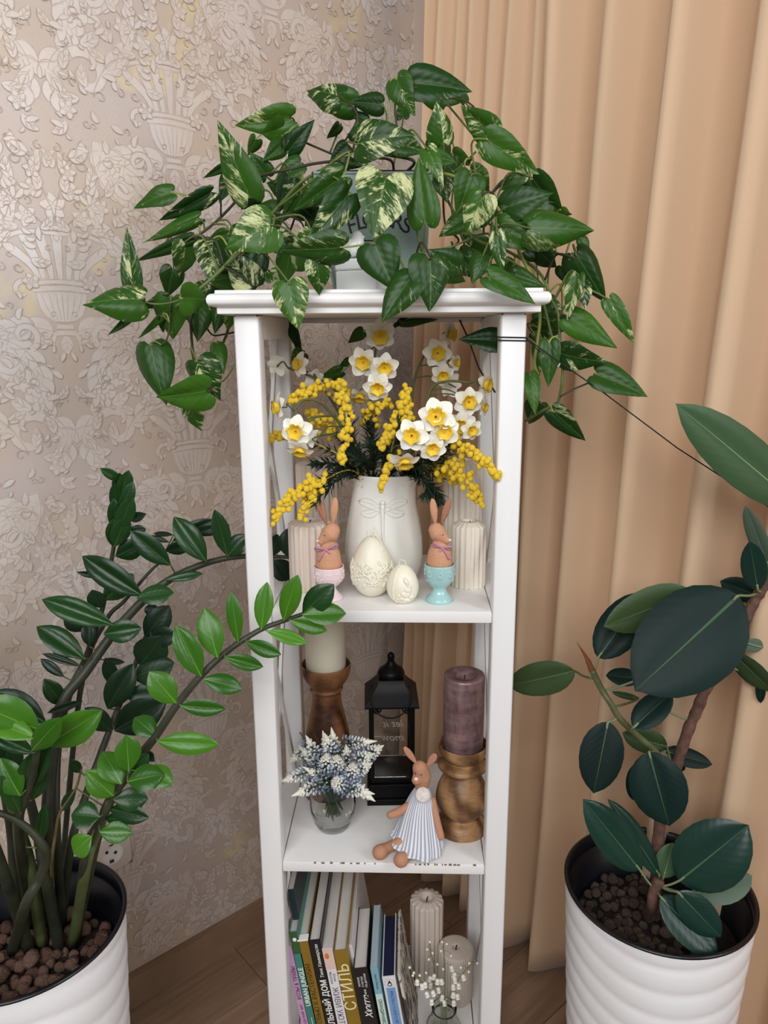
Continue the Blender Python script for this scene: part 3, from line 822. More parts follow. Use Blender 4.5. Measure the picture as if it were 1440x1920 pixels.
for (az, tt, a, b_) in ((.2,.34,.010,.007),(.35,.44,.0075,.006),(.45,.52,.0055,.0045),(-.05,.24,.006,.005),(.3,.2,.008,.005),(.6,.26,.006,.005),(-.2,.3,.004,.004),(-.3,.22,.004,.004),(.1,.15,.004,.003),(.5,.14,.004,.003)):
    q = egg_surf(c, r, h, az, tt, -.0005); nrm = Vector((math.sin(az), -math.cos(az), 0)); tx = Vector((math.cos(az), math.sin(az), 0))
    mb.ball(q, (a*.8, .0022, b_*.8), 10, 6, frame(q, tx, nrm).to_3x3())
for d in (0, .12):
    mb.capsule([egg_surf(c, r, h, .36+d*.2, .56, .0), egg_surf(c, r, h, .2+d, .66, .0006), egg_surf(c, r, h, .08+d, .74, .0)], [.0018, .0026, .0012], 8)
mb.build('hare_relief', M['eggwax'], t)
mb = MB(); wick_loop(mb, c+Vector((0,0,h)), .9); mb.build('wick_loop', M['eggwax'], t)

# --- egg cups and rabbits
M['pink'] = plain('pink_glaze', (238,212,216), .22, 10, .02, coat=.3)
M['aqua'] = plain('aqua_glaze', (166,205,204), .18, 10, .04, coat=.3)
M['pink_hi'] = plain('pale_pink_relief', (248,230,232), .25); M['aqua_hi'] = plain('pale_aqua_relief', (190,226,226), .25)
M['cloth'] = plain('peach_linen', (206,152,120), .85, 300, .05, bump=.15); M['cloth_d'] = plain('brown_linen', (170,118,92), .85, 300, .05, bump=.15)
M['ribbon'] = plain('dusty_rose_ribbon', (188,134,146), .6)
M['nose'] = plain('pale_pink_nose', (240,206,190), .7)
def egg_cup(px, Y, py_rim, wpx, mat, hi_, label):
    c = shelf_pt(px, Y, ZS2); h = hz(py_rim, px, Y)-ZS2; r = wpx*.5*mpp(c+Vector((0,0,h)))
    t = thing('egg_cup', c, label, 'egg cup')
    pr_ = [(0, .003), (.86*r, 0), (.93*r, .0018), (.86*r, .10*h), (.60*r, .20*h), (.44*r, .31*h), (.47*r, .38*h), (.70*r, .46*h), (.90*r, .58*h), (.985*r, .74*h), (r, .97*h), (.985*r, h), (.93*r, .99*h), (.9*r, .74*h), (.6*r, .5*h), (0, .46*h)]
    mb = MB(); mb.lathe(pr_, 48, c, cap=False); mb.build('cup', mat, t)
    mb = MB()
    def q(az, tt, off=.0003):
        rr = r*(1-.32*max(0, (.72-tt)/.26)**2) if tt < .72 else r*.99
        return c+Vector(((rr+off)*math.sin(az), -(rr+off)*math.cos(az), tt*h))
    mb2 = mb
    for a0 in (-1.5, -.75, .0, .75, 1.5, 2.4, 3.2, 4.0):
        if mat is M['pink']:
            mb2.tube([q(a0, .52), q(a0+.02, .66), q(a0, .78)], .0005, 5)
            for k in range(-3, 4): mb2.tube([q(a0, .78), q(a0+k*.10, .84+.02*abs(3-abs(k)))], .00045, 5)
            for k in range(-2, 3): mb2.tube([q(a0+.36, .64), q(a0+.36+k*.09, .70+.012*(2-abs(k)))], .00042, 5)
            mb2.tube([q(a0+.36, .64), q(a0+.2, .53)], .0004, 5)
        else:
            for k in range(10):
                a = 2*PI*k/10; mb2.tube([q(a0+.045*math.cos(a), .78+.03*math.sin(a)), q(a0+.17*math.cos(a), .78+.10*math.sin(a))], .0005, 5)
            for k in range(5): mb2.ball(q(a0+.2+.1*k, .60-.02*math.sin(k)), .0007, 6, 4)
    mb2.build('raised_flowers', hi_, t)
    return c, h, r
def bow(mb, p, s, right=1):
    V = lambda x, y, z: p+Vector((x*s*right, y*s, z*s))
    def strip(pts, w):
        pts = smooth_path(pts); rings = []
        for i, a in enumerate(pts):
            d = (pts[min(i+1, len(pts)-1)]-pts[max(i-1, 0)]).normalized(); up = d.cross(Vector((0,-1,0))); up = up.normalized() if up.length > .05 else Vector((0,0,1))
            nn = d.cross(up).normalized()*.0003
            rings.append([a+up*w-nn, a-up*w-nn, a-up*w+nn, a+up*w+nn])
        mb.loft(rings)
    strip([V(0,-.001,0), V(-.008,-.003,.003), V(-.0165,-.002,.0035), V(-.014,.001,-.0015), V(0,-.0005,0)], .0019*s)
    strip([V(0,-.001,0), V(.008,-.003,.005), V(.0165,-.001,.0095), V(.015,.001,.0035), V(0,-.0005,0)], .0019*s)
    strip([V(0,-.001,0), V(-.006,-.004,-.006), V(-.013,-.003,-.018)], .0019*s)
    strip([V(0,-.001,0), V(.006,-.003,-.005), V(.013,.001,-.014)], .0019*s)
    mb.ball(V(0,-.0015,0), (.0024*s, .002*s, .0024*s), 8, 6)
def rabbit(px, Y, cup, label, facing):
    c, h, r = cup; z0 = c.z+h*.55
    t = thing('toy_rabbit', Vector((c.x, c.y, z0)), label, 'rabbit figure')
    f = facing
    top = hz(977, px, c.y); s = (top-(c.z+h))/.073
    Z = lambda a: c.z+h+a*s
    X = lambda a: c.x+a*s*f
    body = MB()
    body.capsule([Vector((c.x, c.y, z0+.006)), Vector((c.x, c.y, Z(.002))), Vector((X(-.0), c.y, Z(.022))), Vector((X(-.001), c.y, Z(.036)))], [r*.62, r*.86, r*.76, r*.45], 20)
    hx = -.002
    body.capsule([Vector((X(hx-.004), c.y, Z(.057))), Vector((X(hx), c.y-.002, Z(.052))), Vector((X(hx+.012), c.y-.005, Z(.042)))], [.0135*s, .0150*s, .0070*s], 18)
    o = body.build('body', M['cloth'], t); remesh(o, .0013, 5)
    for sd, (dx0, dx1, mat) in enumerate(((-.006, -.011, M['cloth']), (.004, .0165, M['cloth_d']))):
        e = MB(); b0 = Vector((X(hx+dx0), c.y-.001, Z(.066))); b1 = Vector((X(hx+dx1), c.y-.004, Z(.112)))
        ax = (b1-b0); n = 10; rings = []
        for k in range(n+1):
            tt = k/n; w = .0074*s*math.sin(PI*(.06+.90*tt))**.65*(.5+.62*tt); cc = b0+ax*tt+Vector((0, -.003*math.sin(PI*tt), 0))
            rings.append([cc+Vector((w*math.cos(a), -.0012*math.sin(a)+.0022*s*math.cos(a)**2*(1-tt), 0)) for a in [2*PI*j/12 for j in range(12)]])
        e.loft(rings); e.build('ear', mat, t)
    e = MB(); e.ball(Vector((X(hx+.0175), c.y-.0075, Z(.0425))), (.0036*s, .0030*s, .0026*s), 10, 7); e.build('nose', M['nose'], t)
    e = MB(); e.ball(Vector((X(hx+.006), c.y-.0168*s, Z(.054))), .0009, 8, 6); e.build('eye', M['ink'], t)
    e = MB(); bow(e, Vector((X(.002 if f < 0 else .004), c.y-r*.58, Z(.030))), s*1.0, 1 if f < 0 else -.85)
    e.tube([Vector((c.x-.001*f+math.cos(a)*r*.53, c.y-.0+math.sin(a)*r*.53, Z(.031))) for a in [2*PI*k/20 for k in range(21)]], .0014, 6)
    e.build('bow', M['ribbon'], t)
cp = egg_cup(618, .055, 1060, 57, M['pink'], M['pink_hi'], 'pale pink egg cup with raised flowers holding a linen rabbit')
rabbit(618, .055, cp, 'linen toy rabbit with a rose bow sitting in the pink egg cup', -1)
cp = egg_cup(823.5, .048, 1056, 57, M['aqua'], M['aqua_hi'], 'aqua blue egg cup with raised daisies holding a linen rabbit')
rabbit(823.5, .048, cp, 'linen toy rabbit with a rose bow sitting in the aqua egg cup', 1)

# ------------------------------------------------------------------ middle shelf
M['walnut'] = wood_mat('dark_turned_wood', (52,30,18), (98,62,38), (140,94,58), 1.0, .4, (2, 2, 5))
M['acacia'] = wood_mat('mid_turned_wood', (96,66,42), (142,104,68), (178,138,96), 1.2, .42, (2, 2, 6))
M['wax_cream'] = plain('cream_pillar_wax', (226,220,198), .5, 10, .03, sss=.1, ssss=.005, sssr=(1,.85,.7))
def metal_wax():
    t = NT('brushed_mauve_wax'); v = t.coord('Object', scale=(60, 60, 18)); f = t.noise(v, 1.0, 4, .7, .6)
    g = t.noise(t.coord('Object', scale=(20, 20, 120)), 1.0, 3, .6)
    c = t.ramp(t.math('ADD', t.math('MULTIPLY', f, .6), t.math('MULTIPLY', g, .4)), [(.3, s2l((78,58,60))), (.5, s2l((136,108,110))), (.7, s2l((172,142,142)))])
    t.set_b(color=c, rough=.38, metal=.35); t.bump(f, .3, .0015); return t.m
M['mauve'] = metal_wax()
# left holder and cream pillar candle
hc = shelf_pt(617, .195, ZS3); kz = lambda py, px=617: hz(py, px, .195)-ZS3
mp = mpp(hc+Vector((0,0,.12)))
hold = thing('candle_holder', hc, 'dark turned wooden candle holder behind the grape hyacinths, under the cream candle', 'candle holder')
zc = kz(1262); R0 = 45*mp
pr_ = [(0, 0), (.040, 0), (.043, .004), (.043, .010), (.036, .016), (.032, .022)]
zz = lambda py: kz(py)
pr_ += [(.040, zz(1425)), (.0425, zz(1408)), (.041, zz(1385)), (.034, zz(1350)), (.027, zz(1320)), (.0255, zz(1300)), (.027, zz(1294)), (.0295, zz(1290)), (.027, zz(1287)), (.030, zz(1282)), (.037, zz(1272)), (.0425, zz(1258)), (.0432, zz(1246)), (.0415, zz(1243)), (.0395, zz(1252)), (.037, zz(1260)), (0, zz(1262))]
pr_ = [(r_*R0/.0432, z) for r_, z in pr_]
mb = MB(); pz = sorted(range(len(pr_)), key=lambda i: 0)
sm_pts = smooth_path([(a, b, 0) for a, b in pr_], None, 3)
mb.lathe([(max(0, q.x), q.y) for q in sm_pts], 48, hc, cap=False); mb.build('turned_body', M['walnut'], hold)
cc = hc+Vector((0, 0, zz(1262)+.0006)); ctop = .16
cand = thing('pillar_candle', cc, 'cream pillar candle standing in the dark wooden holder', 'candle')
rr = 37.5*mpp(cc)
mb = MB(); mb.lathe([(rr*.96, 0), (rr, .002), (rr, ctop-.006), (rr*.95, ctop-.001), (rr*.85, ctop), (rr*.5, ctop-.006), (.0005, ctop-.008)], 48, cc, fn=lambda r_, z, a: r_*(1+.006*math.sin(3*a+z*40))); mb.build('wax', M['wax_cream'], cand)
mb = MB(); mb.tube([cc+Vector((0,0,ctop-.009)), cc+Vector((.001,0,ctop+.006))], .001, 6); mb.build('wick', M['wick'], cand)
# right holder and mauve pillar candle
hc = shelf_pt(865, .098, ZS3)
zz = lambda py: hz(py, 865, .098)-ZS3
hold = thing('candle_holder', hc, 'light brown turned wooden candle holder under the mauve metallic candle', 'candle holder')
mp = mpp(hc+Vector((0,0,.06)))
W = lambda w: w*.5*mp
pr_ = [(0, 0), (W(88), 0), (W(94), .003), (W(93), .010), (W(82), .018), (W(66), .022), (W(64), .026), (W(84), .036), (W(96), .048), (W(98), .058), (W(92), .072), (W(78), .086), (W(64), .096), (W(60), .102), (W(72), .107), (W(90), .110), (W(93), .1135), (W(86), .118), (W(68), .122), (W(66), .125), (W(78), .130), (W(88), .138), (W(90), .148), (W(86), .150), (W(81), .142), (W(78), .1375), (0, .137)]
hs = zz(1392)/.150
pr_ = [(a, b*hs) for a, b in pr_]
sm_pts = smooth_path([(a, b, 0) for a, b in pr_], None, 3)
mb = MB(); mb.lathe([(max(0, q.x), q.y) for q in sm_pts], 48, hc, cap=False); mb.build('turned_body', M['acacia'], hold)
cc = hc+Vector((0, 0, .137*hs+.0007)); ctop = hz(1264, 865, .098)-cc.z; rr = 38*mpp(cc+Vector((0,0,.06)))
cand = thing('pillar_candle', cc, 'mauve metallic pillar candle with a scuffed brushed surface in its wooden holder', 'candle')
mb = MB(); mb.lathe([(rr*.97, 0), (rr, .002), (rr, ctop-.003), (rr*.975, ctop-.0005), (rr*.9, ctop), (rr*.52, ctop-.0015), (rr*.44, ctop-.007), (.0005, ctop-.009)], 64, cc, fn=lambda r_, z, a: r_*(1+.004*math.sin(5*a+z*90)+.003*math.sin(11*a-z*160))); mb.build('wax', M['mauve'], cand)
mb = MB(); mb.tube([cc+Vector((0,0,ctop-.010)), cc+Vector((.0005,0,ctop-.001))], .0009, 6); mb.build('wick', M['wick'], cand)
# lantern
M['lantern'] = plain('black_lacquered_metal', (11,10,12), .4, spec=.15)
def pane_mat():
    t = NT('lantern_pane'); tr = t.n('ShaderNodeBsdfTransparent'); tr.inputs[0].default_value = (.93,.92,.90,1)
    gl = t.n('ShaderNodeBsdfGlossy'); gl.inputs['Roughness'].default_value = .03; fr = t.n('ShaderNodeFresnel'); fr.inputs[0].default_value = 1.45
    mx = t.n('ShaderNodeMixShader'); t.t.links.new(fr.outputs[0], mx.inputs[0]); t.t.links.new(tr.outputs[0], mx.inputs[1]); t.t.links.new(gl.outputs[0], mx.inputs[2])
    t.t.links.new(mx.outputs[0], t.out.inputs[0]); return t.m
M['pane'] = pane_mat()
M['etch'] = plain('white_etching', (200,195,186), .6)
LY = .165
lc = shelf_pt(734, LY+.035, ZS3); LR = Matrix.Translation(lc) @ Matrix.Rotation(math.radians(3), 4, 'Z')
lz = lambda py: hz(py, 735, LY)-ZS3
lant = thing('lantern', lc, 'black metal lantern with clear glass panes lettered in white script', 'lantern')
hb = .0365
def lb(nm, lo_, hi_, b=.001): mb = MB(); mb.box(lo_, hi_, LR, b=b); return sharp(mb.build(nm, M['lantern'], lant))
z1, z2, z3 = .042, .062, lz(1440)
lb('plinth', (-hb-.009,-hb-.009,0), (hb+.009,hb+.009,.012)); lb('plinth', (-hb-.005,-hb-.005,.0122), (hb+.005,hb+.005,.034)); lb('plinth', (-hb-.007,-hb-.007,.0342), (hb+.007,hb+.007,.041)); lb('plinth', (-hb-.002,-hb-.002,.0412), (hb+.002,hb+.002,.052))
zt = lz(1324)
for sx in (-1, 1):
    for sy in (-1, 1):
        lb('corner_post', (sx*hb-.0045, sy*hb-.0045, .0523), (sx*hb+.0045, sy*hb+.0045, zt))
        mb = MB()
        for k in range(2):
            cxx = sx*(hb-.0045-.005-k*.004); ring = [LR @ Vector((cxx+.004*math.cos(a), sy*(hb+.001), zt-.006-.003*(1-k)+.004*math.sin(a))) for a in [2*PI*j/10 for j in range(11)]]
            mb.tube(ring, .0016, 5)
        mb.build('bracket', M['lantern'], lant)
for sy in (-1, 1):
    mb = MB(); mb.box((-hb+.0045, sy*(hb-.0012)-.0007, .0523), (hb-.0045, sy*(hb-.0012)+.0007, zt-.0004), LR); pn = mb.build('glass_pane', M['pane'], lant, smooth=False)
    mb = MB(); mb.box((sy*(hb-.0012)-.0007, -hb+.0045, .0523), (sy*(hb-.0012)+.0007, hb-.0045, zt-.0004), LR); mb.build('glass_pane', M['pane'], lant, smooth=False)
Rw = 51*mpp(lc+Vector((0,-.04,zt)))
mb = MB(); zr = lz(1283)-zt
def sq(h, z): return [LR @ Vector((a*h, b*h, zt+z)) for a, b in ((-1,-1),(0,-1),(1,-1),(1,0),(1,1),(0,1),(-1,1),(-1,0))]
mb.loft([sq(hb+.003, .0002), sq(Rw, .001), sq(Rw, .004), sq(Rw*.72, .020), sq(Rw*.54, zr*.75), sq(Rw*.46, zr)])
sharp(mb.build('roof', M['lantern'], lant), 30)
top0 = lc+Vector((0, 0, zt+zr))
mb = MB(); mb.lathe([(.020, -.003), (.022, 0), (.025, .006), (.0215, .013), (.013, .019), (.0075, .026), (.0055, .032), (.0065, .035), (.0062, .041), (.003, .045), (.0004, .046)], 28, top0); mb.build('finial', M['lantern'], lant)
rad = .036; ctr = lc+LR.to_3x3() @ Vector((0, -.030, 0))
pts = []
for k in range(25):
    a = math.radians(25)+math.radians(-230)*k/24
    pts.append(Vector((lc.x+rad*math.cos(a), lc.y-.028-.030*(1-math.sin(a))*.55, top0.z-.016+rad*math.sin(a))))
mb = MB(); mb.tube(pts, .0014, 6); mb.build('carry_ring', M['lantern'], lant)
tm = LR @ Matrix.Translation((.006, hb-.0025, .0))
for s_, z_, sz in (('let it', hz(1356, 742, lc.y+hb)-ZS3, .021), ('snow', hz(1382, 742, lc.y+hb)-ZS3, .021)):
    Mx = tm @ frame((0, 0, z_), (1,0,0), (0,0,1)); text_on(s_, sz, M['etch'], lant, Mx, ext=.0002, shear=.35, mirror=True)
M['led'] = plain('candle_grey_wax', (70,68,66), .6)

# --- sitting rabbit doll
M['dress'] = NT('striped_cotton').m
def dress_mat():
    t = NT('striped_cotton'); uv = t.coord('UV'); sx = t.n('ShaderNodeSeparateXYZ'); t.t.links.new(uv, sx.inputs[0])
    s_ = t.math('SINE', t.math('MULTIPLY', sx.outputs[0], 2*PI*38))
    k = t.n('ShaderNodeMapRange'); t.set(k.inputs['Value'], s_); k.inputs['From Min'].default_value = -.2; k.inputs['From Max'].default_value = .45
    t.set_b(color=t.mix(k.outputs[0], s2l((232,228,226)), s2l((158,166,190))), rough=.85, spec=.2); return t.m
M['dress'] = dress_mat(); M['lace'] = plain('cream_lace', (222,212,205), .85, 200, .08, bump=.3)
M['doll'] = plain('brown_linen_body', (188,136,106), .85, 300, .05, bump=.15)
dY = .045
D = lambda px, py, Y: P(px, py, Y)
seat = shelf_pt(790, .06, ZS3)
doll = thing('rabbit_doll', seat, 'linen rabbit doll in a striped dress sitting against the wooden candle holder', 'doll')
b = MB()
b.capsule([D(786,1590,.05)+Vector((0,0,.012)), D(786,1550,.052), D(787,1508,.060), D(789,1480,.066)], [.026,.025,.019,.009], 18)
b.capsule([D(790,1478,.064), D(792,1455,.064), D(787,1440,.058)], [.0105,.0150,.0125], 18)
b.capsule([D(781,1462,.054), D(790,1446,.062)], [.0085,.0130], 16)
b.capsule([D(765,1510,.052), D(748,1522,.040), D(732,1528,.032)], [.0062,.0072,.0066], 12)
b.capsule([D(811,1500,.055), D(818,1535,.040), D(826,1568,.030)], [.006,.0066,.0068], 12)
la = PZ(712, 1598, ZS3+.013); lb_ = PZ(745, 1618, ZS3+.013) if False else PZ(752, 1612, ZS3+.013)
b.capsule([D(770,1570,.045), D(748,1580,.020), la+Vector((.012,.012,-.001)), la], [.0095,.0088,.0090,.0125], 16)
b.capsule([D(785,1578,.040), D(775,1590,.022), lb_+Vector((.009,.014,-.001)), lb_], [.0095,.0088,.0090,.0125], 16)
o = b.build('body', M['doll'], doll); remesh(o, .0015, 5)
for (p0, p1, w) in (((783,1434,.058),(758,1401,.052), .0082), ((800,1438,.060),(817,1414,.056), .0092)):
    e = MB(); b0, b1 = D(*p0), D(*p1); ax = b1-b0; side = ax.normalized().cross((b0-CAM).normalized()); nr = side.cross(ax.normalized()); rings = []
    for k in range(11):
        tt = k/10; ww = w*math.sin(PI*(.05+.91*tt))**.65*(.5+.6*tt); c_ = b0+ax*tt
        rings.append([c_+side*(ww*math.cos(a))+nr*(.0013*math.sin(a)+.0025*math.cos(a)**2*(1-tt)) for a in [2*PI*j/12 for j in range(12)]])
    e.loft(rings); e.build('ear', M['doll'], doll)
e = MB(); e.ball(D(780,1461,.0445), (.0040,.0030,.0036), 10, 7); e.build('nose', M['nose'], doll)
for q in ((779,1450,.0470), (790,1453,.0462)):
    e = MB(); e.ball(D(*q), .0010, 8, 6); e.build('eye', M['ink'], doll)
# dress: gathered at the neck, flaring to a hem that lies over the lap
neck = D(791,1477,.064); rings = []; uvs = []
rows = [(.0, neck, .0100, .010, 0), (.12, D(790,1486,.060), .0155, .015, 0), (.3, D(787,1507,.056), .0235, .020, 0), (.5, D(785,1532,.050), .0300, .026, 0), (.7, D(784,1555,.044), .0355, .032, 0), (.88, D(783,1572,.036), .0405, .036, 0), (1.0, D(781,1580,.026), .0425, .036, 0)]
ND = 72
for t_, c_, rx, ry, _ in rows:
    ring = []
    for k in range(ND+1):
        a = 2*PI*k/ND; g = 1+.05*math.sin(9*a)*(.3+t_)+.03*math.sin(5*a+1)*t_
        p = c_+Vector((rx*g*math.cos(a), ry*g*math.sin(a), 0))
        if t_ > .6: p.z += (.010*(t_-.6)*2.5)*math.cos(a-2.6)*1.2
        p.z = max(p.z, ZS3+.0015)
        ring.append(p); uvs.append((k/ND, t_))
    rings.append(ring)
v = [p for r_ in rings for p in r_]; f = [(i*(ND+1)+k, i*(ND+1)+k+1, (i+1)*(ND+1)+k+1, (i+1)*(ND+1)+k) for i in range(len(rows)-1) for k in range(ND)]
v = [p-seat for p in v]
dr = bpy.data.objects.new('dress', mesh('dress', v, f, M['dress'], True, uvs)); link(dr, doll)
ms = dr.modifiers.new('s', 'SUBSURF'); ms.levels = 1; ms.render_levels = 1
ms = dr.modifiers.new('t', 'SOLIDIFY'); ms.thickness = .0008
rc_ = D(793,1490,.038); e = MB(); nr = (CAM-rc_).normalized(); nr = (nr+Vector((.15,0,.15))).normalized(); rx_ = nr.cross(Vector((0,0,1))).normalized(); ry_ = rx_.cross(nr)
rings = []
for q, dz in ((.0008, .0006), (.003, .0012), (.007, .0016), (.0115, .0008), (.0125, -.0004), (.0115, -.0012), (.0008, -.0015)):
    rings.append([rc_+rx_*(q*(1+.04*math.cos(18*a))*math.cos(a))+ry_*(q*(1+.04*math.cos(18*a))*math.sin(a))+nr*(dz+.0007*math.sin(18*a)*min(1, q/.006)) for a in [2*PI*k/72 for k in range(72)]])
e.loft(rings); e.build('lace_rosette', M['lace'], doll)

# --- glass vase with grape hyacinths
M['glass'] = glass_mat('clear_glass', (.97,.98,.97)); M['glass_g'] = glass_mat('pale_green_glass', (.90,.95,.91))
gv = shelf_pt(625, .098, ZS3); gz = lambda py: hz(py, 625, .08)-ZS3; gk = mpp(gv+Vector((0,-.0,.04)))
gvase = thing('glass_vase', gv, 'small rounded clear glass vase holding the grape hyacinths', 'vase')
gh = .092; gr = 43*gk
pr_ = [(0, 0), (gr*.62, 0), (gr*.70, .0015), (gr*.88, .016), (gr*.985, .034), (gr, .048), (gr*.95, .066), (gr*.82, .084), (gr*.76, gh), (gr*.73, gh), (gr*.79, .083), (gr*.92, .066), (gr*.955, .048), (gr*.92, .034), (gr*.78, .020), (gr*.4, .0125), (0, .012)]
mb = MB(); sp = smooth_path([(a, b, 0) for a, b in pr_], None, 3); mb.lathe([(max(0, q.x), q.y) for q in sp], 48, gv, cap=False); mb.build('glass', M['glass'], gvase)
M['floret'] = NT('floret_white_blue').m
def floret_mat():
    t = NT('floret_white_blue'); uv = t.coord('UV'); sx = t.n('ShaderNodeSeparateXYZ'); t.t.links.new(uv, sx.inputs[0])
    nz = t.noise(t.coord('Object'), 160, 2)
    c = t.ramp(t.math('ADD', sx.outputs[1], t.math('MULTIPLY', t.math('SUBTRACT', nz, .5), .8)), [(.0, s2l((92,104,122))), (.28, s2l((160,172,190))), (.55, s2l((218,222,222))), (.95, s2l((236,234,222)))])
    t.set_b(color=c, rough=.6); return t.m
M['floret'] = floret_mat(); M['tipw'] = plain('cream_bud_tip', (234,230,212), .6); M['stemg'] = plain('dark_green_stem', (44,70,38), .6); M['blade'] = plain('green_blade', (52,84,48), .5, 20, .2)
spikes = [((625,1445,.02),(600,1380,.075),0)]
SPL = ['hanging low at the left, beneath the dark wooden holder','pointing furthest left, towards the left post','pointing left and low, over the rim of the vase','at the upper left, tip toward the back left','rising tallest at the back against the holder','second from the left of the tall upright group','third of the tall upright group, right of the tallest','small and upright on the left of the front group','small and upright in the middle of the front group','upright before the lantern pane','leaning right across the lantern pane, upper one','furthest right, tip over the lantern','leaning right beneath the furthest-right stem','rising in the middle right of the bunch','leaning right in front of the lantern base','seen head-on in the front middle','drooping lowest at the right, pale thick tip','drooping right just above the lowest right stem','leaning left behind the head-on one','upright at the very centre of the bunch','leaning right at the upper middle','leaning left at the upper left behind the others']
SP = [(567,1408,.11,540,1432,.10),(566,1452,.06,528,1465,.04),(583,1478,.03,551,1491,.01),(585,1400,.09,575,1382,.085),(612,1396,.12,606,1374,.12),(617,1398,.07,610,1378,.06),(627,1392,.11,622,1368,.11),(612,1432,.05,612,1414,.03),(631,1434,.05,632,1417,.03),(651,1418,.08,649,1399,.07),(680,1392,.10,702,1390,.10),(695,1412,.07,717,1399,.05),(679,1422,.05,699,1414,.03),(660,1452,.04,662,1432,.015),(676,1442,.05,696,1432,.03),(640,1472,.02,626,1464,-.02),(676,1482,.03,700,1500,.01),(660,1480,.03,698,1488,.015),(600,1455,.06,572,1440,.06),(640,1450,.07,640,1425,.05),(655,1440,.09,668,1412,.10),(592,1430,.09,562,1400,.11)]
r2 = random.Random(11)
def muscari(i, a):
    bx, by, bY, tx, ty, tY = a
    tipp = P(tx, ty, tY); base = P(bx, by, bY); root = gv+Vector((r2.uniform(-.012,.012), r2.uniform(-.012,.012), .02+r2.uniform(0,.012)))
    t = thing('grape_hyacinth', root, 'white and blue grape hyacinth '+SPL[i], 'flower', 'grape hyacinths in the glass vase')
    ax = (tipp-base); L = ax.length; ax.normalize(); base2 = tipp-ax*max(L, .052)
    mouth = gv+Vector((r2.uniform(-.02,.02), r2.uniform(-.02,.02), gh-.004))
    path = smooth_path([root, mouth, base2*.6+mouth*.4+Vector((0,0,.004)), base2, tipp-ax*.006])
    mb = MB(); mb.tube(path, .0013, 6); mb.build('stem', M['stemg'], t)
    side = ax.orthogonal().normalized(); up = ax.cross(side)
    v = []; f = []; uv = []; nb = 9
    Ls = max(L, .052)-.012
    for ring in range(nb):
        s_ = ring/(nb-1); c_ = base2+ax*(Ls*s_); rad = .0105*(1-s_)**.8+.0030; cnt = 6 if s_ < .6 else 5
        for k in range(cnt):
            al = 2*PI*(k+.5*(ring % 2))/cnt; d = (side*math.cos(al)+up*math.sin(al)); q = c_+d*rad+ax*r2.uniform(-.001,.001)
            dr_ = (d*.9+ax*(.25+.6*s_)).normalized(); m3 = frame(q, dr_, ax).to_3x3()
            bm_ = MB(); bm_.ball(q, (.0042, .0019, .0019), 6, 5, m3); n0 = len(v)
            v += bm_.v; f += [tuple(j+n0 for j in g) for g in bm_.f]; uv += [(0, s_)]*len(bm_.v)
    o = bpy.data.objects.new('florets', mesh('florets', [Vector(p)-root for p in v], f, M['floret'], True, uv)); link(o, t); o['kind'] = 'stuff'
    mb = MB(); mb.capsule([tipp-ax*.015, tipp-ax*.006, tipp+ax*.004], [.0048, .0036, .0007], 10, 3); mb.build('tip_bud', M['tipw'], t)
for i, a in enumerate(SP): muscari(i, a)
gb = thing('grass_blades', gv+Vector((0,0,.02)), 'tuft of narrow dark green blades among the grape hyacinths', 'leaves')
for k in range(46):
    a = r2.uniform(0, 2*PI); l = r2.uniform(.03, .085); m_ = gv+Vector((math.cos(a)*.022*r2.random(), math.sin(a)*.022*r2.random(), gh)); e_ = m_+Vector((math.cos(a)*l*.75, math.sin(a)*l*.6, l*r2.uniform(.35,.9)))
    ro = gv+Vector((math.cos(a+2.6)*.02*r2.random(), math.sin(a+2.6)*.02*r2.random(), .018+.02*r2.random()))
    mb = MB(); mb.tube(smooth_path([ro, m_, (m_+e_)/2+Vector((0,0,.006)), e_], None, 4), [.0012]*6+[.0014]*4+[.001,.0007,.0003] if False else .0012, 5, flat=.45); mb.build('blade', M['blade'], gb)
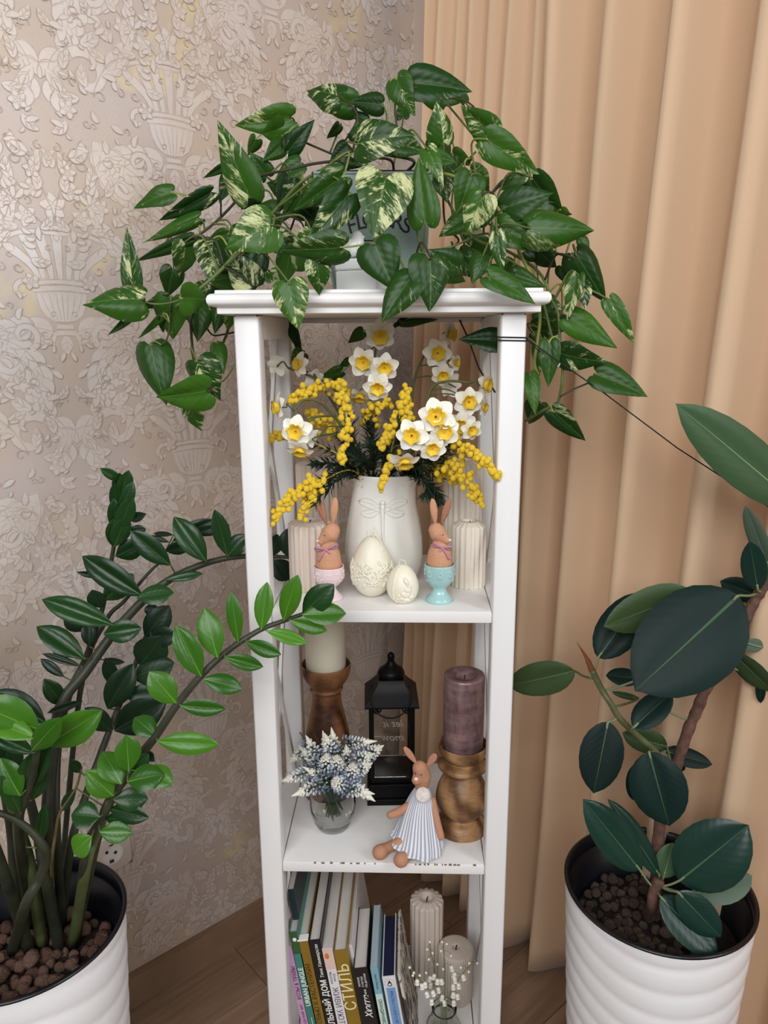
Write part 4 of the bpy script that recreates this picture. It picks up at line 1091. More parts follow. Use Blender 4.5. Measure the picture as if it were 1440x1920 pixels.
# ------------------------------------------------------------------ lowest shelf: books, candles, lily of the valley
M['pages'] = NT('paper_edges').m
def pages_mat(name, c1, c2):
    t = NT(name); f = t.noise(t.coord('Object', scale=(1400, 6, 6)), 1.0, 2, .6)
    t.set_b(color=t.mix(f, s2l(c1), s2l(c2)), rough=.85, spec=.2); return t.m
M['pages'] = pages_mat('paper_edges', (226,220,212), (176,170,165)); M['pages_navy'] = pages_mat('navy_paper_edges', (34,36,66), (26,27,52)); M['pages_blue'] = pages_mat('bluish_paper_edges', (190,202,206), (140,156,164))
TILT = math.radians(-8.5)
def cov(name, rgb, rough=.45): 
    if name not in M: M[name] = plain(name, rgb, rough, 40, .03)
    return M[name]
BY = .030                               # the spines stand a little behind the shelf's front edge
def book(pxL, pyL, pxR, depth, label, covm, pagem, hard=.0018, lines=(), spine=None, y0=BY, tilt=TILT, extra=None):
    """leaning book: its spine's upper left corner is seen at (pxL, pyL), the upper right near column pxR"""
    a = P(pxL, pyL, y0)
    wpx = pxR-pxL; wid = wpx*mpp(a)/math.cos(tilt)*.98
    ca, sa = math.cos(tilt), math.sin(tilt)
    ex = Vector((ca, 0, -(-sa) if False else math.sin(-tilt)*-1)) 
    up = Vector((math.sin(tilt), 0, math.cos(tilt)))          # leaning to the left
    ex = Vector((math.cos(tilt), 0, -math.sin(tilt)))
    ex = Vector((up.z, 0, -up.x))
    # height: run down the spine until the lower left corner stands on the shelf
    h = (a.z-(ZS4+.0005))/up.z
    low_l = a-up*h
    low_r = low_l+ex*wid
    if low_r.z < ZS4+.0005: h -= 0; shift = (ZS4+.0005-low_r.z)/up.z; h -= shift; low_l = a-up*h
    F_ = Matrix(((ex.x,0,up.x,low_l.x),(0,1,0,y0),(ex.z,0,up.z,low_l.z),(0,0,0,1)))   # x across the spine, y into the shelf, z up the spine
    t = thing('book', low_l+ex*wid*.5, label, 'book', 'books leaning on the lowest shelf')
    c = hard; mb = MB()
    mb.box((0,0,0), (c,depth,h), F_); mb.box((wid-c,0,0), (wid,depth,h), F_); mb.box((c,0,0), (wid-c,c,h), F_)
    mb.build('cover', covm, t, smooth=False)
    mb = MB(); mb.box((c+.0001,c+.0001,.002), (wid-c-.0001,depth-.003,h-(.0028 if hard > .001 else .0006)), F_); mb.build('page_block', pagem, t, smooth=False)
    for (txt, size, z, xoff, mat, updown, kw) in lines:
        if updown > 0: Mx = frame((wid*.5+xoff, -.0002, z if z > 0 else h+z), (0,0,1), (-1,0,0))
        elif updown < 0: Mx = frame((wid*.5+xoff, -.0002, z if z > 0 else h+z), (0,0,-1), (1,0,0))
        else: Mx = frame((wid*.5+xoff, -.0002, z if z > 0 else h+z), (1,0,0), (0,0,1))
        text_on(txt, size, mat, t, F_ @ Mx, ext=.0001, **kw)
    if spine:
        for (zA, zB, xA, xB, mat, nm) in spine:
            mb = MB(); mb.box((wid*xA, -.00012, h+zA), (wid*xB, -.00002, h+zB), F_); mb.build(nm, mat, t, smooth=False)
    if extra: extra(t, F_, wid, h, depth)
    return t
M['t_white'] = plain('white_print', (240,238,232), .6); M['t_black'] = plain('black_print', (30,24,26), .6); M['t_gold'] = plain('cream_print', (244,230,178), .6)
M['t_brown'] = plain('dark_brown_print', (66,44,20), .6); M['t_grey'] = plain('grey_print', (92,90,100), .6); M['t_plum'] = plain('plum_print', (58,30,52), .6); M['t_navy'] = plain('navy_print', (44,62,92), .6)
c_pink = cov('pink_cover', (196,150,188)); c_teal = cov('teal_cover', (64,128,116)); c_gold = cov('ochre_gold_cover', (138,106,34), .4); c_blk = cov('black_cover', (26,25,28), .4); c_wht = cov('white_cover', (228,224,226)); c_st = cov('old_gold_cover', (142,112,34), .38); c_lb = cov('light_blue_cover', (132,176,190)); c_blu = cov('pale_blue_label', (120,160,208)); c_lf = cov('leaf_print_green', (50,88,52)); c_pk2 = cov('blush_print', (226,196,184)); c_or = cov('orange_print', (222,120,44)); c_mint = cov('mint_print', (206,226,214)); c_dk = cov('dark_photo_print', (62,50,50)); c_cr = cov('cream_print_patch', (222,208,170)); c_tb = cov('teal_black_cover', (30,52,56))
d1 = .19
book(539, 1668, 551, .20, 'dark thin paperback squeezed against the left post of the shelf', c_tb, M['pages'], .0006, tilt=math.radians(-7.5), y0=.06)
book(534, 1776, 546.5, .15, 'pink thin paperback with plum lettering, leftmost of the front row of spines', c_pink, M['pages'], .0006, lines=[('РОЗЫ & ТРАВЫ', .0095, -.076, .001, M['t_plum'], 1, {}), ('БЕСЕДА КНИГ ВИТ', .0060, -.150, .001, M['t_plum'], 1, {})])
def teal_x(t, F_, wid, h, d):
    mb = MB(); mb.ball((wid*.5, -.0004, h-.016), (.0036, .0002, .0040), 12, 6); xf(mb, F_); mb.build('printed_shell', M['t_white'], t)
book(541.5, 1748, 557, d1+.03, 'teal book with white lettering and a leafy print at the head of the spine', c_teal, M['pages'], .0012, lines=[('URBAN JUNGLE', .0116, -.116, 0, M['t_white'], 1, dict(bold=.00015)), ('АРТ', .007, -.222, 0, M['t_white'], 1, {})], spine=[(-.046, -.0002, .02, .98, c_lf, 'leaf_print'), (-.205, -.182, .47, .53, M['t_white'], 'spine_rule')], extra=teal_x)
def gold_x(t, F_, wid, h, d):
    mb = MB(); mb.box((-.0006, -.0006, h-.0026), (wid+.0006, .012, h+.0004), F_); mb.build('white_head_band', M['t_white'], t, smooth=False)
book(558, 1763, 577, d1+.03, 'ochre gold book with dark brown lettering and a white top edge', c_gold, M['pages'], .0016, lines=[('С ЛЮБОВЬЮ К РАСТЕНИЯМ', .0122, -.135, 0, M['t_brown'], 1, {})], extra=gold_x)
book(578.5, 1764, 601, d1+.03, 'black book with white lettering, left of the slim white spine', c_blk, M['pages'], .0018, lines=[('Тина Хаммерсли', .0085, -.044, .001, M['t_white'], 1, dict(shear=.2)), ('ИДЕАЛЬНЫЙ ДОМ', .0148, -.152, .001, M['t_white'], 1, dict(bold=.0003))])
def ziv_x(t, F_, wid, h, d):
    mb = MB(); mb.ball((wid*.36, -.0003, h-.016), (.0038, .0002, .0062), 12, 6); xf(mb, F_); mb.build('printed_orange', c_or, t)
book(603, 1779, 623, d1+.02, 'white book with a blush head and dark lettering reading downwards', c_wht, M['pages'], .0008, lines=[('ЖИВИ УЮТНО!', .0142, -.135, -.0005, M['t_grey'], -1, {}), ('Юлия', .0060, -.062, .003, M['t_grey'], -1, {}), ('Фролова', .0060, -.062, -.003, M['t_grey'], -1, {})], spine=[(-.044, -.0002, .02, .98, c_pk2, 'blush_print')], extra=ziv_x)
book(625.5, 1783, 650, d1+.02, 'old gold book with large cream lettering', c_st, M['pages'], .0014, lines=[('СТИЛЬ', .0285, -.078, .0005, M['t_gold'], 1, {}), ('ЛИНА', .0075, -.178, -.003, M['t_brown'], 1, {}), ('ПЕТЕРСОН', .0075, -.178, .004, M['t_brown'], 1, {})])
book(651, 1772, 660, d1+.045, 'tall white picture book standing far back between the gold and the black spines', c_wht, M['pages'], .0010, y0=.055)
def hyg_x(t, F_, wid, h, d):
    for (x, z, a, b, m) in ((.3,-.132,.0042,.006,c_dk),(.7,-.136,.0045,.006,c_cr),(.35,-.146,.005,.0055,c_cr),(.72,-.15,.004,.006,c_dk),(.2,-.156,.004,.005,c_pk2)):
        mb = MB(); mb.ball((wid*x, -.0003-.0001*x, h+z), (a, .00015, b), 12, 6); xf(mb, F_); mb.build('cover_photo', m, t)
book(662, 1817, 689, .145, 'thick black book with white brush lettering and a small photo low on the spine', c_blk, M['pages'], .0018, lines=[('Хюгге', .0165, -.082, .001, M['t_white'], 1, dict(shear=.35, bold=.0002)), ('УЮТНОЕ', .0048, -.028, -.0065, M['t_white'], 1, {}), ('СЧАСТЬЕ', .0048, -.028, -.0005, M['t_white'], 1, {}), ('ПО-ДАТСКИ', .0048, -.026, .0055, M['t_white'], 1, {}), ('ИЛИ', .0048, -.050, .0015, M['t_white'], 1, {})], extra=hyg_x)
book(694, 1815, 708, .15, 'slim light blue book with a white foot to its spine', c_lb, M['pages_blue'], .0006, lines=[('Биргит Винтер', .0046, -.030, 0, M['t_navy'], -1, {}), ('СКАНДИНАВСКИЙ СЕКРЕТ', .0075, -.118, .0, M['t_black'], -1, dict(bold=.0001))], spine=[(-.20, -.056, .03, .97, c_mint, 'white_panel')])
def eye_x(t, F_, wid, h, d):
    mb = MB(); z = h-.015
    mb.add([F_ @ Vector((wid*.5+x, -.0003, z+y)) for x, y in ((-.0042,-.003),(-.003,-.0055),(0,-.0065),(.003,-.0055),(.0042,-.003),(.0028,.0015),(0,.0068),(-.0028,.0015))], [tuple(range(8))]); mb.build('printed_eye', M['t_black'], t, smooth=False)
    mb = MB(); mb.ball((wid*.5, -.0006, z-.0022), (.0027, .0001, .0027), 12, 6); mb.build('printed_eye_white', M['t_white'], t); xf_o(t.children[-1], F_)
    mb = MB(); mb.ball((wid*.5+.0006, -.0008, z-.0028), (.0011, .0001, .0011), 10, 6); mb.build('printed_pupil', M['t_black'], t); xf_o(t.children[-1], F_)
    for k in range(13):
        a = math.radians(-50+k*280/12); mb = MB(); c_ = Vector((wid*.5, -.0003, z)); dv = Vector((math.cos(a), 0, math.sin(a)))
        n = Vector((-dv.z, 0, dv.x))*.0002
        if abs(dv.x)*.0105+0 > wid*.48: continue
        mb.add([F_ @ (c_+dv*.0075-n), F_ @ (c_+dv*.0075+n), F_ @ (c_+dv*.0105+n), F_ @ (c_+dv*.0105-n)], [(0,1,2,3)]); mb.build('printed_ray', M['t_grey'], t, smooth=False)
def xf_o(o, F_):
    w = WP(o.parent)
    for v in o.data.vertices: v.co = (F_ @ (v.co+o.location+w))-w-o.location
book(716, 1832, 741, .145, 'white book with a pale blue label, a drop-shaped eye and navy page edges', c_wht, M['pages_navy'], .0016, lines=[('СЕКРЕТ ДАТСКОГО СЧАСТЬЯ', .0066, -.080, .0008, M['t_navy'], 1, {})], spine=[(-.20, -.024, .16, .86, c_blu, 'blue_label')], extra=eye_x)
# the last one shows its patterned cover
def marbled():
    t = NT('speckled_cover'); f = t.noise(t.coord('Object', scale=(60, 60, 26)), 1.0, 3, .6, .8)
    t.set_b(color=t.ramp(f, [(.50, s2l((206,198,186))), (.57, s2l((70,60,54)))]), rough=.6); return t.m
M['marbled'] = marbled()
book(745, 1826, 750, .150, 'notebook with a dark speckled pattern on its cover, rightmost of the row', M['marbled'], M['pages'], .0010, tilt=math.radians(-10))

rc(799, .215, ZS4, 1685, 62, 16, M['wax_grey'], 'tall greige ribbed candle at the back of the lowest shelf', depth=.16)
c = shelf_pt(855, .185, ZS4)
rc(853, .175, ZS4, 1776, 66, 40, M['wax_grey'], 'short greige pillar candle with fine grooves behind the lily of the valley', depth=.05, well=.2, dome=.001)
# lily of the valley
lv = shelf_pt(832, .075, ZS4); lk = mpp(lv+Vector((0,0,.08)))
lvase = thing('bud_vase', lv, 'little pale green glass bottle vase holding the lily of the valley', 'vase')
zr = hz(1890, 832, .075)-ZS4; rr = 24*lk
pr_ = [(0, 0), (rr*1.1, 0), (rr*1.35, .004), (rr*1.42, .03), (rr*1.3, zr-.030), (rr*.95, zr-.014), (rr*.86, zr-.007), (rr*.98, zr), (rr*.9, zr), (rr*.74, zr-.007), (rr*.85, zr-.016), (rr*1.2, zr-.032), (rr*1.3, .03), (rr*1.2, .006), (0, .005)]
mb = MB(); sp = smooth_path([(a, b, 0) for a, b in pr_], None, 3); mb.lathe([(max(0, q.x), q.y) for q in sp], 40, lv, cap=False); mb.build('glass', M['glass_g'], lvase)
M['bell'] = plain('white_bell', (240,236,222), .55); M['vstem'] = plain('olive_green_stem', (112,122,70), .6)
bell_mb = MB(); bell_mb.lathe([(.0006, .0046), (.0022, .0042), (.0033, .0024), (.0035, .0002), (.0030, -.0016), (.0034, -.0030), (.0040, -.0036)], 12, (0,0,0), fn=lambda r_, z, a: r_*(1+.12*math.cos(6*a)*(1 if z < -.002 else 0)), cap=False)
bell_me = mesh('bell', bell_mb.v, bell_mb.f, M['bell'])
bell_mb = MB(); bell_mb.ball((0,0,0), (.0027,.0027,.0028), 10, 7); bud_me = mesh('bud', bell_mb.v, bell_mb.f, M['bell'])
LS = [([(826,1885),(800,1850),(785,1835),(768,1814)], [(768,1814,0),(776,1824,0),(774,1829,0),(787,1829,0),(782,1841,1),(791,1849,1),(800,1864,1),(797,1846,1),(812,1862,1),(809,1878,1)]),
      ([(830,1885),(818,1840),(814,1810),(808,1788),(806,1768)], [(806,1766,0),(801,1780,0),(811,1787,0),(804,1799,0),(820,1808,0),(799,1824,0),(814,1831,1),(806,1835,1),(807,1847,1)]),
      ([(834,1885),(834,1840),(833,1800),(831,1765)], [(829,1766,0),(838,1770,0),(846,1792,0),(827,1783,0),(831,1817,0),(847,1815,1),(828,1840,1),(822,1856,1),(829,1870,1),(833,1880,1),(820,1840,1)]),
      ([(838,1885),(852,1850),(868,1825),(884,1808),(894,1803)], [(895,1806,0),(880,1806,0),(879,1822,0),(864,1814,0),(869,1832,1),(853,1838,1),(852,1828,1),(850,1850,1),(860,1848,1),(850,1865,1),(851,1880,1),(858,1868,1)])]
for i, (st, bl) in enumerate(LS):
    root = lv+Vector(((-.006, -.002, .003, .006)[i], (.003, -.004, .004, -.002)[i], .012)); Yl = (.055, .085, .07, .06)[i]
    t = thing('lily_of_the_valley', root, ['lily of the valley sprig leaning left out of the little bottle vase', 'lily of the valley sprig rising upright on the left of the bottle vase', 'lily of the valley sprig rising upright in the middle, before the grooved candle', 'lily of the valley sprig leaning right towards the white post'][i], 'flower', 'lily of the valley in the bottle vase')
    pts = smooth_path([root]+[P(x, y, Yl) for x, y in st]); mb = MB(); mb.tube(pts, .0009, 6); mb.build('stem', M['vstem'], t)
    for (x, y, big) in bl:
        q = P(x, y, Yl-.004); near = min(pts, key=lambda p: (p-q-Vector((0,0,.006))).length)
        s_ = 1.15 if big else .9
        put('bell' if big else 'bud', bell_me if big else bud_me, Matrix.Translation(q) @ Matrix.Rotation(rnd.uniform(-.3,.3), 4, 'Y') @ Matrix.Scale(s_, 4), t)
        mb = MB(); mb.tube(smooth_path([near, (near+q)/2+Vector((0,0,.004)), q+Vector((0,0,.003))], None, 3), .00045, 4); mb.build('flower_stalk', M['vstem'], t)
# ------------------------------------------------------------------ the pitcher's spring flowers
M['petal'] = plain('white_petal', (244,241,228), .55); M['corona'] = plain('yellow_corona', (250,208,62), .55, 90, .12); M['pom'] = plain('yellow_pompom', (240,204,56), .9, 260, .1, bump=.35)
M['fstem'] = plain('olive_flower_stem', (92,96,56), .6); M['pstem'] = plain('pale_twig', (214,196,96), .7); M['fern'] = plain('dark_green_fern', (30,52,36), .55, 30, .2)
for q in ('petal', 'corona'): pass
_c = M['petal']
# petal: a cupped pointed oval; corona: a frilled trumpet
def petal_mesh():
    v = []; f = []; n, m = 7, 5
    for i in range(n):
        t = i/(n-1); w = .46*math.sin(PI*(.10+.86*t))**.75
        for j in range(m):
            u = (j/(m-1))*2-1; v.append((u*w, t, .10*math.sin(PI*t)+.10*u*u*w*2-.05*t))
    for i in range(n-1):
        for j in range(m-1): f.append((i*m+j, i*m+j+1, (i+1)*m+j+1, (i+1)*m+j))
    return mesh('petal', v, f, M['petal'])
PETAL = petal_mesh()
mb = MB(); mb.lathe([(.10, 0), (.30, .05), (.38, .22), (.40, .38), (.52, .50), (.50, .47), (.35, .36), (.30, .16), (.06, .10)], 24, (0,0,0), fn=lambda r, z, a: r*(1+(.13*math.cos(6*a)+.06*math.cos(11*a))*max(0, (z-.25)/.25)), cap=False)
for k in range(6):
    a = 2*PI*k/6; mb.ball((.09*math.cos(a), .09*math.sin(a), .22), (.035,.035,.10), 6, 5)
CORONA = mesh('daffodil_bloom', mb.v, mb.f, M['corona'])
FY0 = .06
def bloom(t, stem_path, px, py, rpx, Y, fx, fz, spin=0.0, back=False):
    """fx: facing to the right (+) or left (-), fz: up or down; both about -1..1"""
    c = P(px, py, Y); R_ = rpx*mpp(c)
    nrm = (CAM-c).normalized(); side = Vector((1,0,0)); up = Vector((0,0,1))
    nrm = (nrm*(1-.75*min(1, max(abs(fx), abs(fz)))) + side*fx + up*fz).normalized()
    if back: nrm = (nrm*-1+Vector((-.6,0,.3))).normalized()
    x = nrm.orthogonal().normalized(); y = nrm.cross(x)
    F3 = Matrix(((x.x,y.x,nrm.x,c.x),(x.y,y.y,nrm.y,c.y),(x.z,y.z,nrm.z,c.z),(0,0,0,1))) @ Matrix.Rotation(spin, 4, 'Z')
    cor = put('daffodil_bloom', CORONA, F3 @ Matrix.Scale(R_, 4), t)
    for k in range(6):
        inner = k % 2
        Mp = Matrix.Rotation(k*PI/3, 4, 'Z') @ Matrix.Translation((0, .08, -.02-.04*inner)) @ Matrix.Rotation(rnd.uniform(-.12,.25)-.0, 4, 'X') @ Matrix.Scale(rnd.uniform(.92,1.08), 4)
        o = bpy.data.objects.new('petal', PETAL); link(o, cor); o.matrix_local = Mp
    near = min(stem_path, key=lambda p: (p-c).length+(.05 if p.z > c.z+.02 else 0))
    e = c-nrm*R_*.05
    mb = MB(); mb.tube(smooth_path([near, (near+e)/2+Vector((0,0,.008)), e-nrm*R_*.5, e], None, 4), [.0011]*8+[.0014]*5 if False else .0012, 6); mb.build('flower_stalk', M['fstem'], t)
mouth = vc+Vector((0,0,H_))
DAF = [
 ('daffodil spray standing tallest in the middle of the pitcher', [(700,880,.15),(700,800,.15),(695,740,.15),(700,690,.15),(705,650,.16)], .10,
   [(712,629,28,.14,.1,-.25),(682,678,27,.12,-.15,-.2),(720,688,26,.11,.1,-.25),(709,725,26,.10,-.1,-.35),(675,741,23,.13,-.1,-.75)]),
 ('daffodil spray at the upper right under the pothos, faces turned right', [(770,880,.17),(772,800,.19),(775,720,.20),(800,660,.20),(835,640,.20)], .2,
   [(820,662,26,.18,.15,-.05),(842,627,23,.20,.8,-.1),(830,703,22,.18,.1,-.3),(853,681,15,.19,.6,.1),(846,722,22,.22,0,0,True)]),
 ('daffodil spray at the right leaning towards the right post', [(765,880,.12),(790,800,.12),(808,730,.12),(840,715,.12),(885,718,.12)], .12,
   [(908,722,25,.12,.8,-.05),(878,753,26,.09,.2,-.1),(905,763,16,.11,.7,-.1),(863,797,27,.06,.05,-.25),(883,806,20,.05,.3,-.2)]),
 ('daffodil spray with the whitest open blooms right of the pitcher mouth', [(752,885,.12),(770,850,.08),(790,820,.06),(805,800,.06)], .05,
   [(817,782,34,.03,.05,.05),(832,808,29,.03,.15,-.2),(810,839,25,.025,.1,-.3),(772,817,30,.02,-.05,-.05),(758,863,29,.02,.1,-.7)]),
 ('daffodil spray at the back left seen from behind', [(690,880,.17),(650,800,.18),(600,720,.18),(570,700,.18),(540,690,.18)], .18,
   [(563,683,22,.17,-.6,.05),(521,684,19,.18,-.5,0,True),(590,712,20,.19,0,0,True)]),
 ('daffodil spray drooping left towards the left post', [(680,885,.13),(640,800,.10),(600,755,.08),(570,750,.07),(550,770,.06)], .06,
   [(524,764,26,.05,-.85,-.05),(555,808,29,.035,-.2,-.15),(563,842,25,.03,-.15,-.7),(585,822,19,.05,.4,-.3,True),(543,805,16,.06,-.4,-.1)])]
for lab, st, yy, bl in DAF:
    root = vc+Vector((rnd.uniform(-.015,.015), rnd.uniform(-.015,.015), .035))
    t = thing('daffodil_stem', root, lab, 'flower', 'daffodils in the pitcher')
    m0 = P(*st[0]); mm = mouth+Vector((max(-.035, min(.035, m0.x-vc.x)), max(-.03, min(.03, m0.y-vc.y)), 0))
    path = smooth_path([root, mm]+[P(*q) for q in st[1:]])
    mb = MB(); mb.tube(path, .0021, 7); mb.build('stem', M['fstem'], t)
    for b_ in bl:
        bloom(t, path, *b_[:6], spin=rnd.uniform(0, 1), back=len(b_) > 6)
mb = MB(); mb.ball((0,0,0), 1.0, 12, 8); POM = mesh('pompom', mb.v, mb.f, M['pom'])
def fern(name, t, path, L, n, mat):
    mb = MB()
    for i in range(n):
        k = int((i+.5)/n*(len(path)-1)); p = path[k]; d = (path[min(k+1, len(path)-1)]-path[max(k-1, 0)]).normalized()
        s_ = d.orthogonal().normalized(); u_ = d.cross(s_)
        for q in range(3):
            a = rnd.uniform(0, 2*PI); dv = (s_*math.cos(a)+u_*math.sin(a)+d*.9+Vector((0,0,-.15))).normalized(); l = L*rnd.uniform(.7,1.2)
            w_ = dv.cross(d); w_ = (w_.normalized() if w_.length > .01 else s_)*.0016
            mb.add([p-w_*.5, p+w_*.5, p+dv*l*.5+w_*1.1, p+dv*l, p+dv*l*.5-w_*1.1], [(0,1,2,3,4)])
    mb.build(name, mat, t, smooth=False, kind='stuff')
MIM = [
 ('mimosa sprig trailing lowest at the left, its tip by the left post', [(645,893,.10),(605,900,.06),(565,915,.04),(535,945,.03),(513,978,.02)], 24, 10),
 ('mimosa sprig hanging beside the low left sprig above the left rabbit', [(640,895,.09),(600,905,.06),(582,930,.05),(566,973,.04)], 14, 8),
 ('mimosa sprig hanging straight down in the middle of the left half', [(655,870,.12),(640,740,.08),(650,775,.05),(648,830,.04),(640,866,.04)], 20, 9),
 ('mimosa sprig arching over the upper left of the bouquet', [(670,870,.14),(650,760,.13),(615,728,.11),(575,735,.09),(545,752,.08)], 24, 12),
 ('mimosa sprig filling the back left behind the daffodils', [(670,870,.16),(645,820,.15),(610,795,.14),(580,770,.13)], 22, 13),
 ('mimosa sprig furthest left, half behind the left post', [(650,880,.13),(590,830,.12),(545,810,.11),(508,826,.10)], 16, 9),
 ('mimosa sprig low in the middle of the back of the bouquet', [(700,880,.16),(692,800,.14),(700,770,.12),(735,755,.11)], 16, 11),
 ('mimosa sprig standing upright right of the middle', [(735,880,.13),(748,810,.10),(758,770,.09),(762,732,.09)], 24, 11),
 ('mimosa sprig hanging in the dark gap left of the white daffodils', [(725,875,.12),(745,800,.07),(730,815,.05),(716,840,.04)], 14, 9),
 ('short mimosa sprig hanging over the front rim of the pitcher', [(725,890,.10),(740,858,.05),(725,882,.03),(713,918,.025)], 12, 6),
 ('mimosa sprig reaching furthest right across the right post', [(770,890,.12),(845,838,.06),(885,852,.02),(915,872,.00),(936,896,-.005)], 22, 9),
 ('mimosa sprig drooping at the lower right above the ribbed candle', [(775,892,.12),(825,872,.07),(860,885,.05),(885,915,.04),(900,942,.04)], 24, 11),
 ('mimosa sprig behind the lower right daffodils', [(770,890,.14),(815,890,.10),(835,880,.09),(855,905,.09)], 14, 10),
 ('short mimosa sprig between the right daffodils', [(770,885,.13),(830,835,.08),(850,815,.06),(856,830,.05)], 9, 7)]
for lab, st, n, spread in MIM:
    root = vc+Vector((rnd.uniform(-.015,.015), rnd.uniform(-.015,.015), .035))
    t = thing('mimosa_sprig', root, lab, 'flower', 'mimosa in the pitcher')
    m0 = P(*st[0]); mm = mouth+Vector((max(-.038, min(.038, m0.x-vc.x)), max(-.035, min(.03, m0.y-vc.y)), 0))
    path = smooth_path([root, mm]+[P(*q) for q in st[1:]], None, 8)
    k0 = int(len(path)*(.40 if len(st) > 4 else .52)); 
    mb = MB(); mb.tube(path[:k0+1], .0014, 6); mb.tube(path[k0:], .0007, 5); mb.build('stem', M['pstem'], t)
    fern('foliage', t, path[int(k0*.5):int(k0*1.15)], .020, 26, M['fern'])
    tail = path[k0:]
    n = int(n*2.9)
    for i in range(n):
        u = (i+.5)/n; p = tail[min(len(tail)-1, int(u*(len(tail)-1)+.5))]
        sp_ = 2.25*spread*mpp(p)*(1-.6*u)
        q = p+Vector((rnd.uniform(-1,1), rnd.uniform(-1,1), rnd.uniform(-1,1))).normalized()*sp_*rnd.uniform(.25,1.05)
        r_ = rnd.uniform(.0042,.0052)*(1-.12*u)
        put('pompom', POM, Matrix.Translation(q) @ Matrix.Diagonal((r_, r_, r_*rnd.uniform(.95,1.15), 1)), t)
fr = [[(640,900,.10),(610,920,.06),(590,945,.05)],[(795,895,.10),(812,915,.06),(826,942,.05)],[(690,870,.13),(665,840,.08),(640,815,.06)],[(700,870,.13),(700,830,.08),(690,790,.07)],[(730,880,.12),(720,850,.07),(690,830,.05)],[(760,890,.12),(790,870,.06),(840,850,.05)],[(650,890,.1),(620,870,.07),(590,870,.06)],[(780,890,.1),(800,910,.06),(800,930,.06)],[(700,880,.1),(670,860,.06),(640,850,.06)]]
for i, st in enumerate(fr):
    root = vc+Vector((rnd.uniform(-.015,.015), rnd.uniform(-.015,.015), .04))
    t = thing('fern_sprig', root, 'dark green feathery sprig of foliage in the mouth of the pitcher', 'foliage', 'dark foliage in the pitcher')
    m0 = P(*st[0]); mm = mouth+Vector((max(-.038, min(.038, m0.x-vc.x)), max(-.035, min(.03, m0.y-vc.y)), 0))
    path = smooth_path([root, mm]+[P(*q) for q in st[1:]], None, 10); mb = MB(); mb.tube(path, .0011, 5); mb.build('stem', M['fern'], t)
    fern('foliage', t, path[8:], .019, 40, M['fern'])
# ------------------------------------------------------------------ leaves
def leaf_mesh(name, rows, mat, fold=.25, curl=.25, roll_=.12, wave=.02, twist=0.0, nx=4, seed=0):
    """rows: (midrib y, outline x, outline y) from base to tip; unit length along +Y, unit width along X"""
    v = []; uv = []; f = []; m = 2*nx+1
    for (ym, xo, yo) in rows:
        for j in range(-nx, nx+1):
            k = abs(j)/nx; s = 1 if j > 0 else -1
            x = s*xo*k if j else 0; y = ym+(yo-ym)*k
            z = fold*abs(x)-roll_*abs(x)*k*k*2.2 - curl*max(0, y)**2*.6 + curl*.25*y + wave*math.sin(9*y+seed+s)*k*k
            if twist: a = twist*y; x, z = x*math.cos(a)-z*math.sin(a), x*math.sin(a)+z*math.cos(a)
            v.append((x, y, z)); uv.append((s*xo*k if j else 0, y))
    for i in range(len(rows)-1):
        for j in range(m-1): f.append((i*m+j, i*m+j+1, (i+1)*m+j+1, (i+1)*m+j))
    return mesh(name, v, f, mat, True, uv)
POTHOS = [(0,.015,-.01),(0,.14,-.125),(.005,.27,-.145),(.02,.39,-.10),(.06,.47,0),(.14,.5,.13),(.26,.485,.28),(.40,.415,.43),(.54,.325,.585),(.68,.22,.73),(.80,.135,.845),(.90,.06,.93),(.96,.028,.975),(1,.004,1)]
ZZL = [(0,.03,0),(.06,.12,.06),(.16,.27,.16),(.28,.40,.28),(.42,.48,.42),(.56,.5,.56),(.70,.45,.70),(.82,.34,.82),(.91,.20,.91),(.97,.08,.97),(1,.006,1)]
RUB = [(0,.03,0),(.03,.13,.02),(.09,.26,.08),(.18,.38,.17),(.30,.465,.29),(.44,.5,.43),(.58,.485,.57),(.71,.43,.70),(.82,.33,.82),(.90,.21,.905),(.95,.10,.955),(.98,.03,.985),(1,.004,1)]
def leaf(parent, me, b, t, w, Y, dY=0.0, roll=None, name='leaf', Bp=None, lim=.6):
    B = P(b[0], b[1], Y) if Bp is None else Bp
    T = P(t[0], t[1], Y+dY); a = T-B; L = a.length; a.normalize(); mid = (B+T)/2
    view = (CAM-mid).normalized(); s = a.cross(view).normalized(); n = s.cross(a)
    r = rnd.uniform(-lim, lim) if roll is None else roll
    s2 = s*math.cos(r)+n*math.sin(r); n2 = -s*math.sin(r)+n*math.cos(r)
    W = w*mpp(mid)/max(.45, math.cos(r))
    Z = (W+L)*.5
    Mx = Matrix(((s2.x*W,a.x*L,n2.x*Z,B.x),(s2.y*W,a.y*L,n2.y*Z,B.y),(s2.z*W,a.z*L,n2.z*Z,B.z),(0,0,0,1)))
    put(name, me, Mx, parent); return B
for k in range(4): M['pothos%d' % k] = pothos_mat('pothos_leaf_%s' % ['plain', 'flecked', 'marbled', 'cream'][k], k)
PM = {}
for k in range(4):
    PM[k] = [leaf_mesh('pothos_leaf', POTHOS, M['pothos%d' % k], fo, cu, ro, wv, tw, 4, i) for i, (fo, cu, ro, wv, tw) in enumerate(((.22,.2,.15,.02,0),(.35,.3,.2,.02,.15),(.15,.45,.25,.03,-.2),(.45,.25,.15,.015,.1),(.25,.6,.1,.03,0)))]
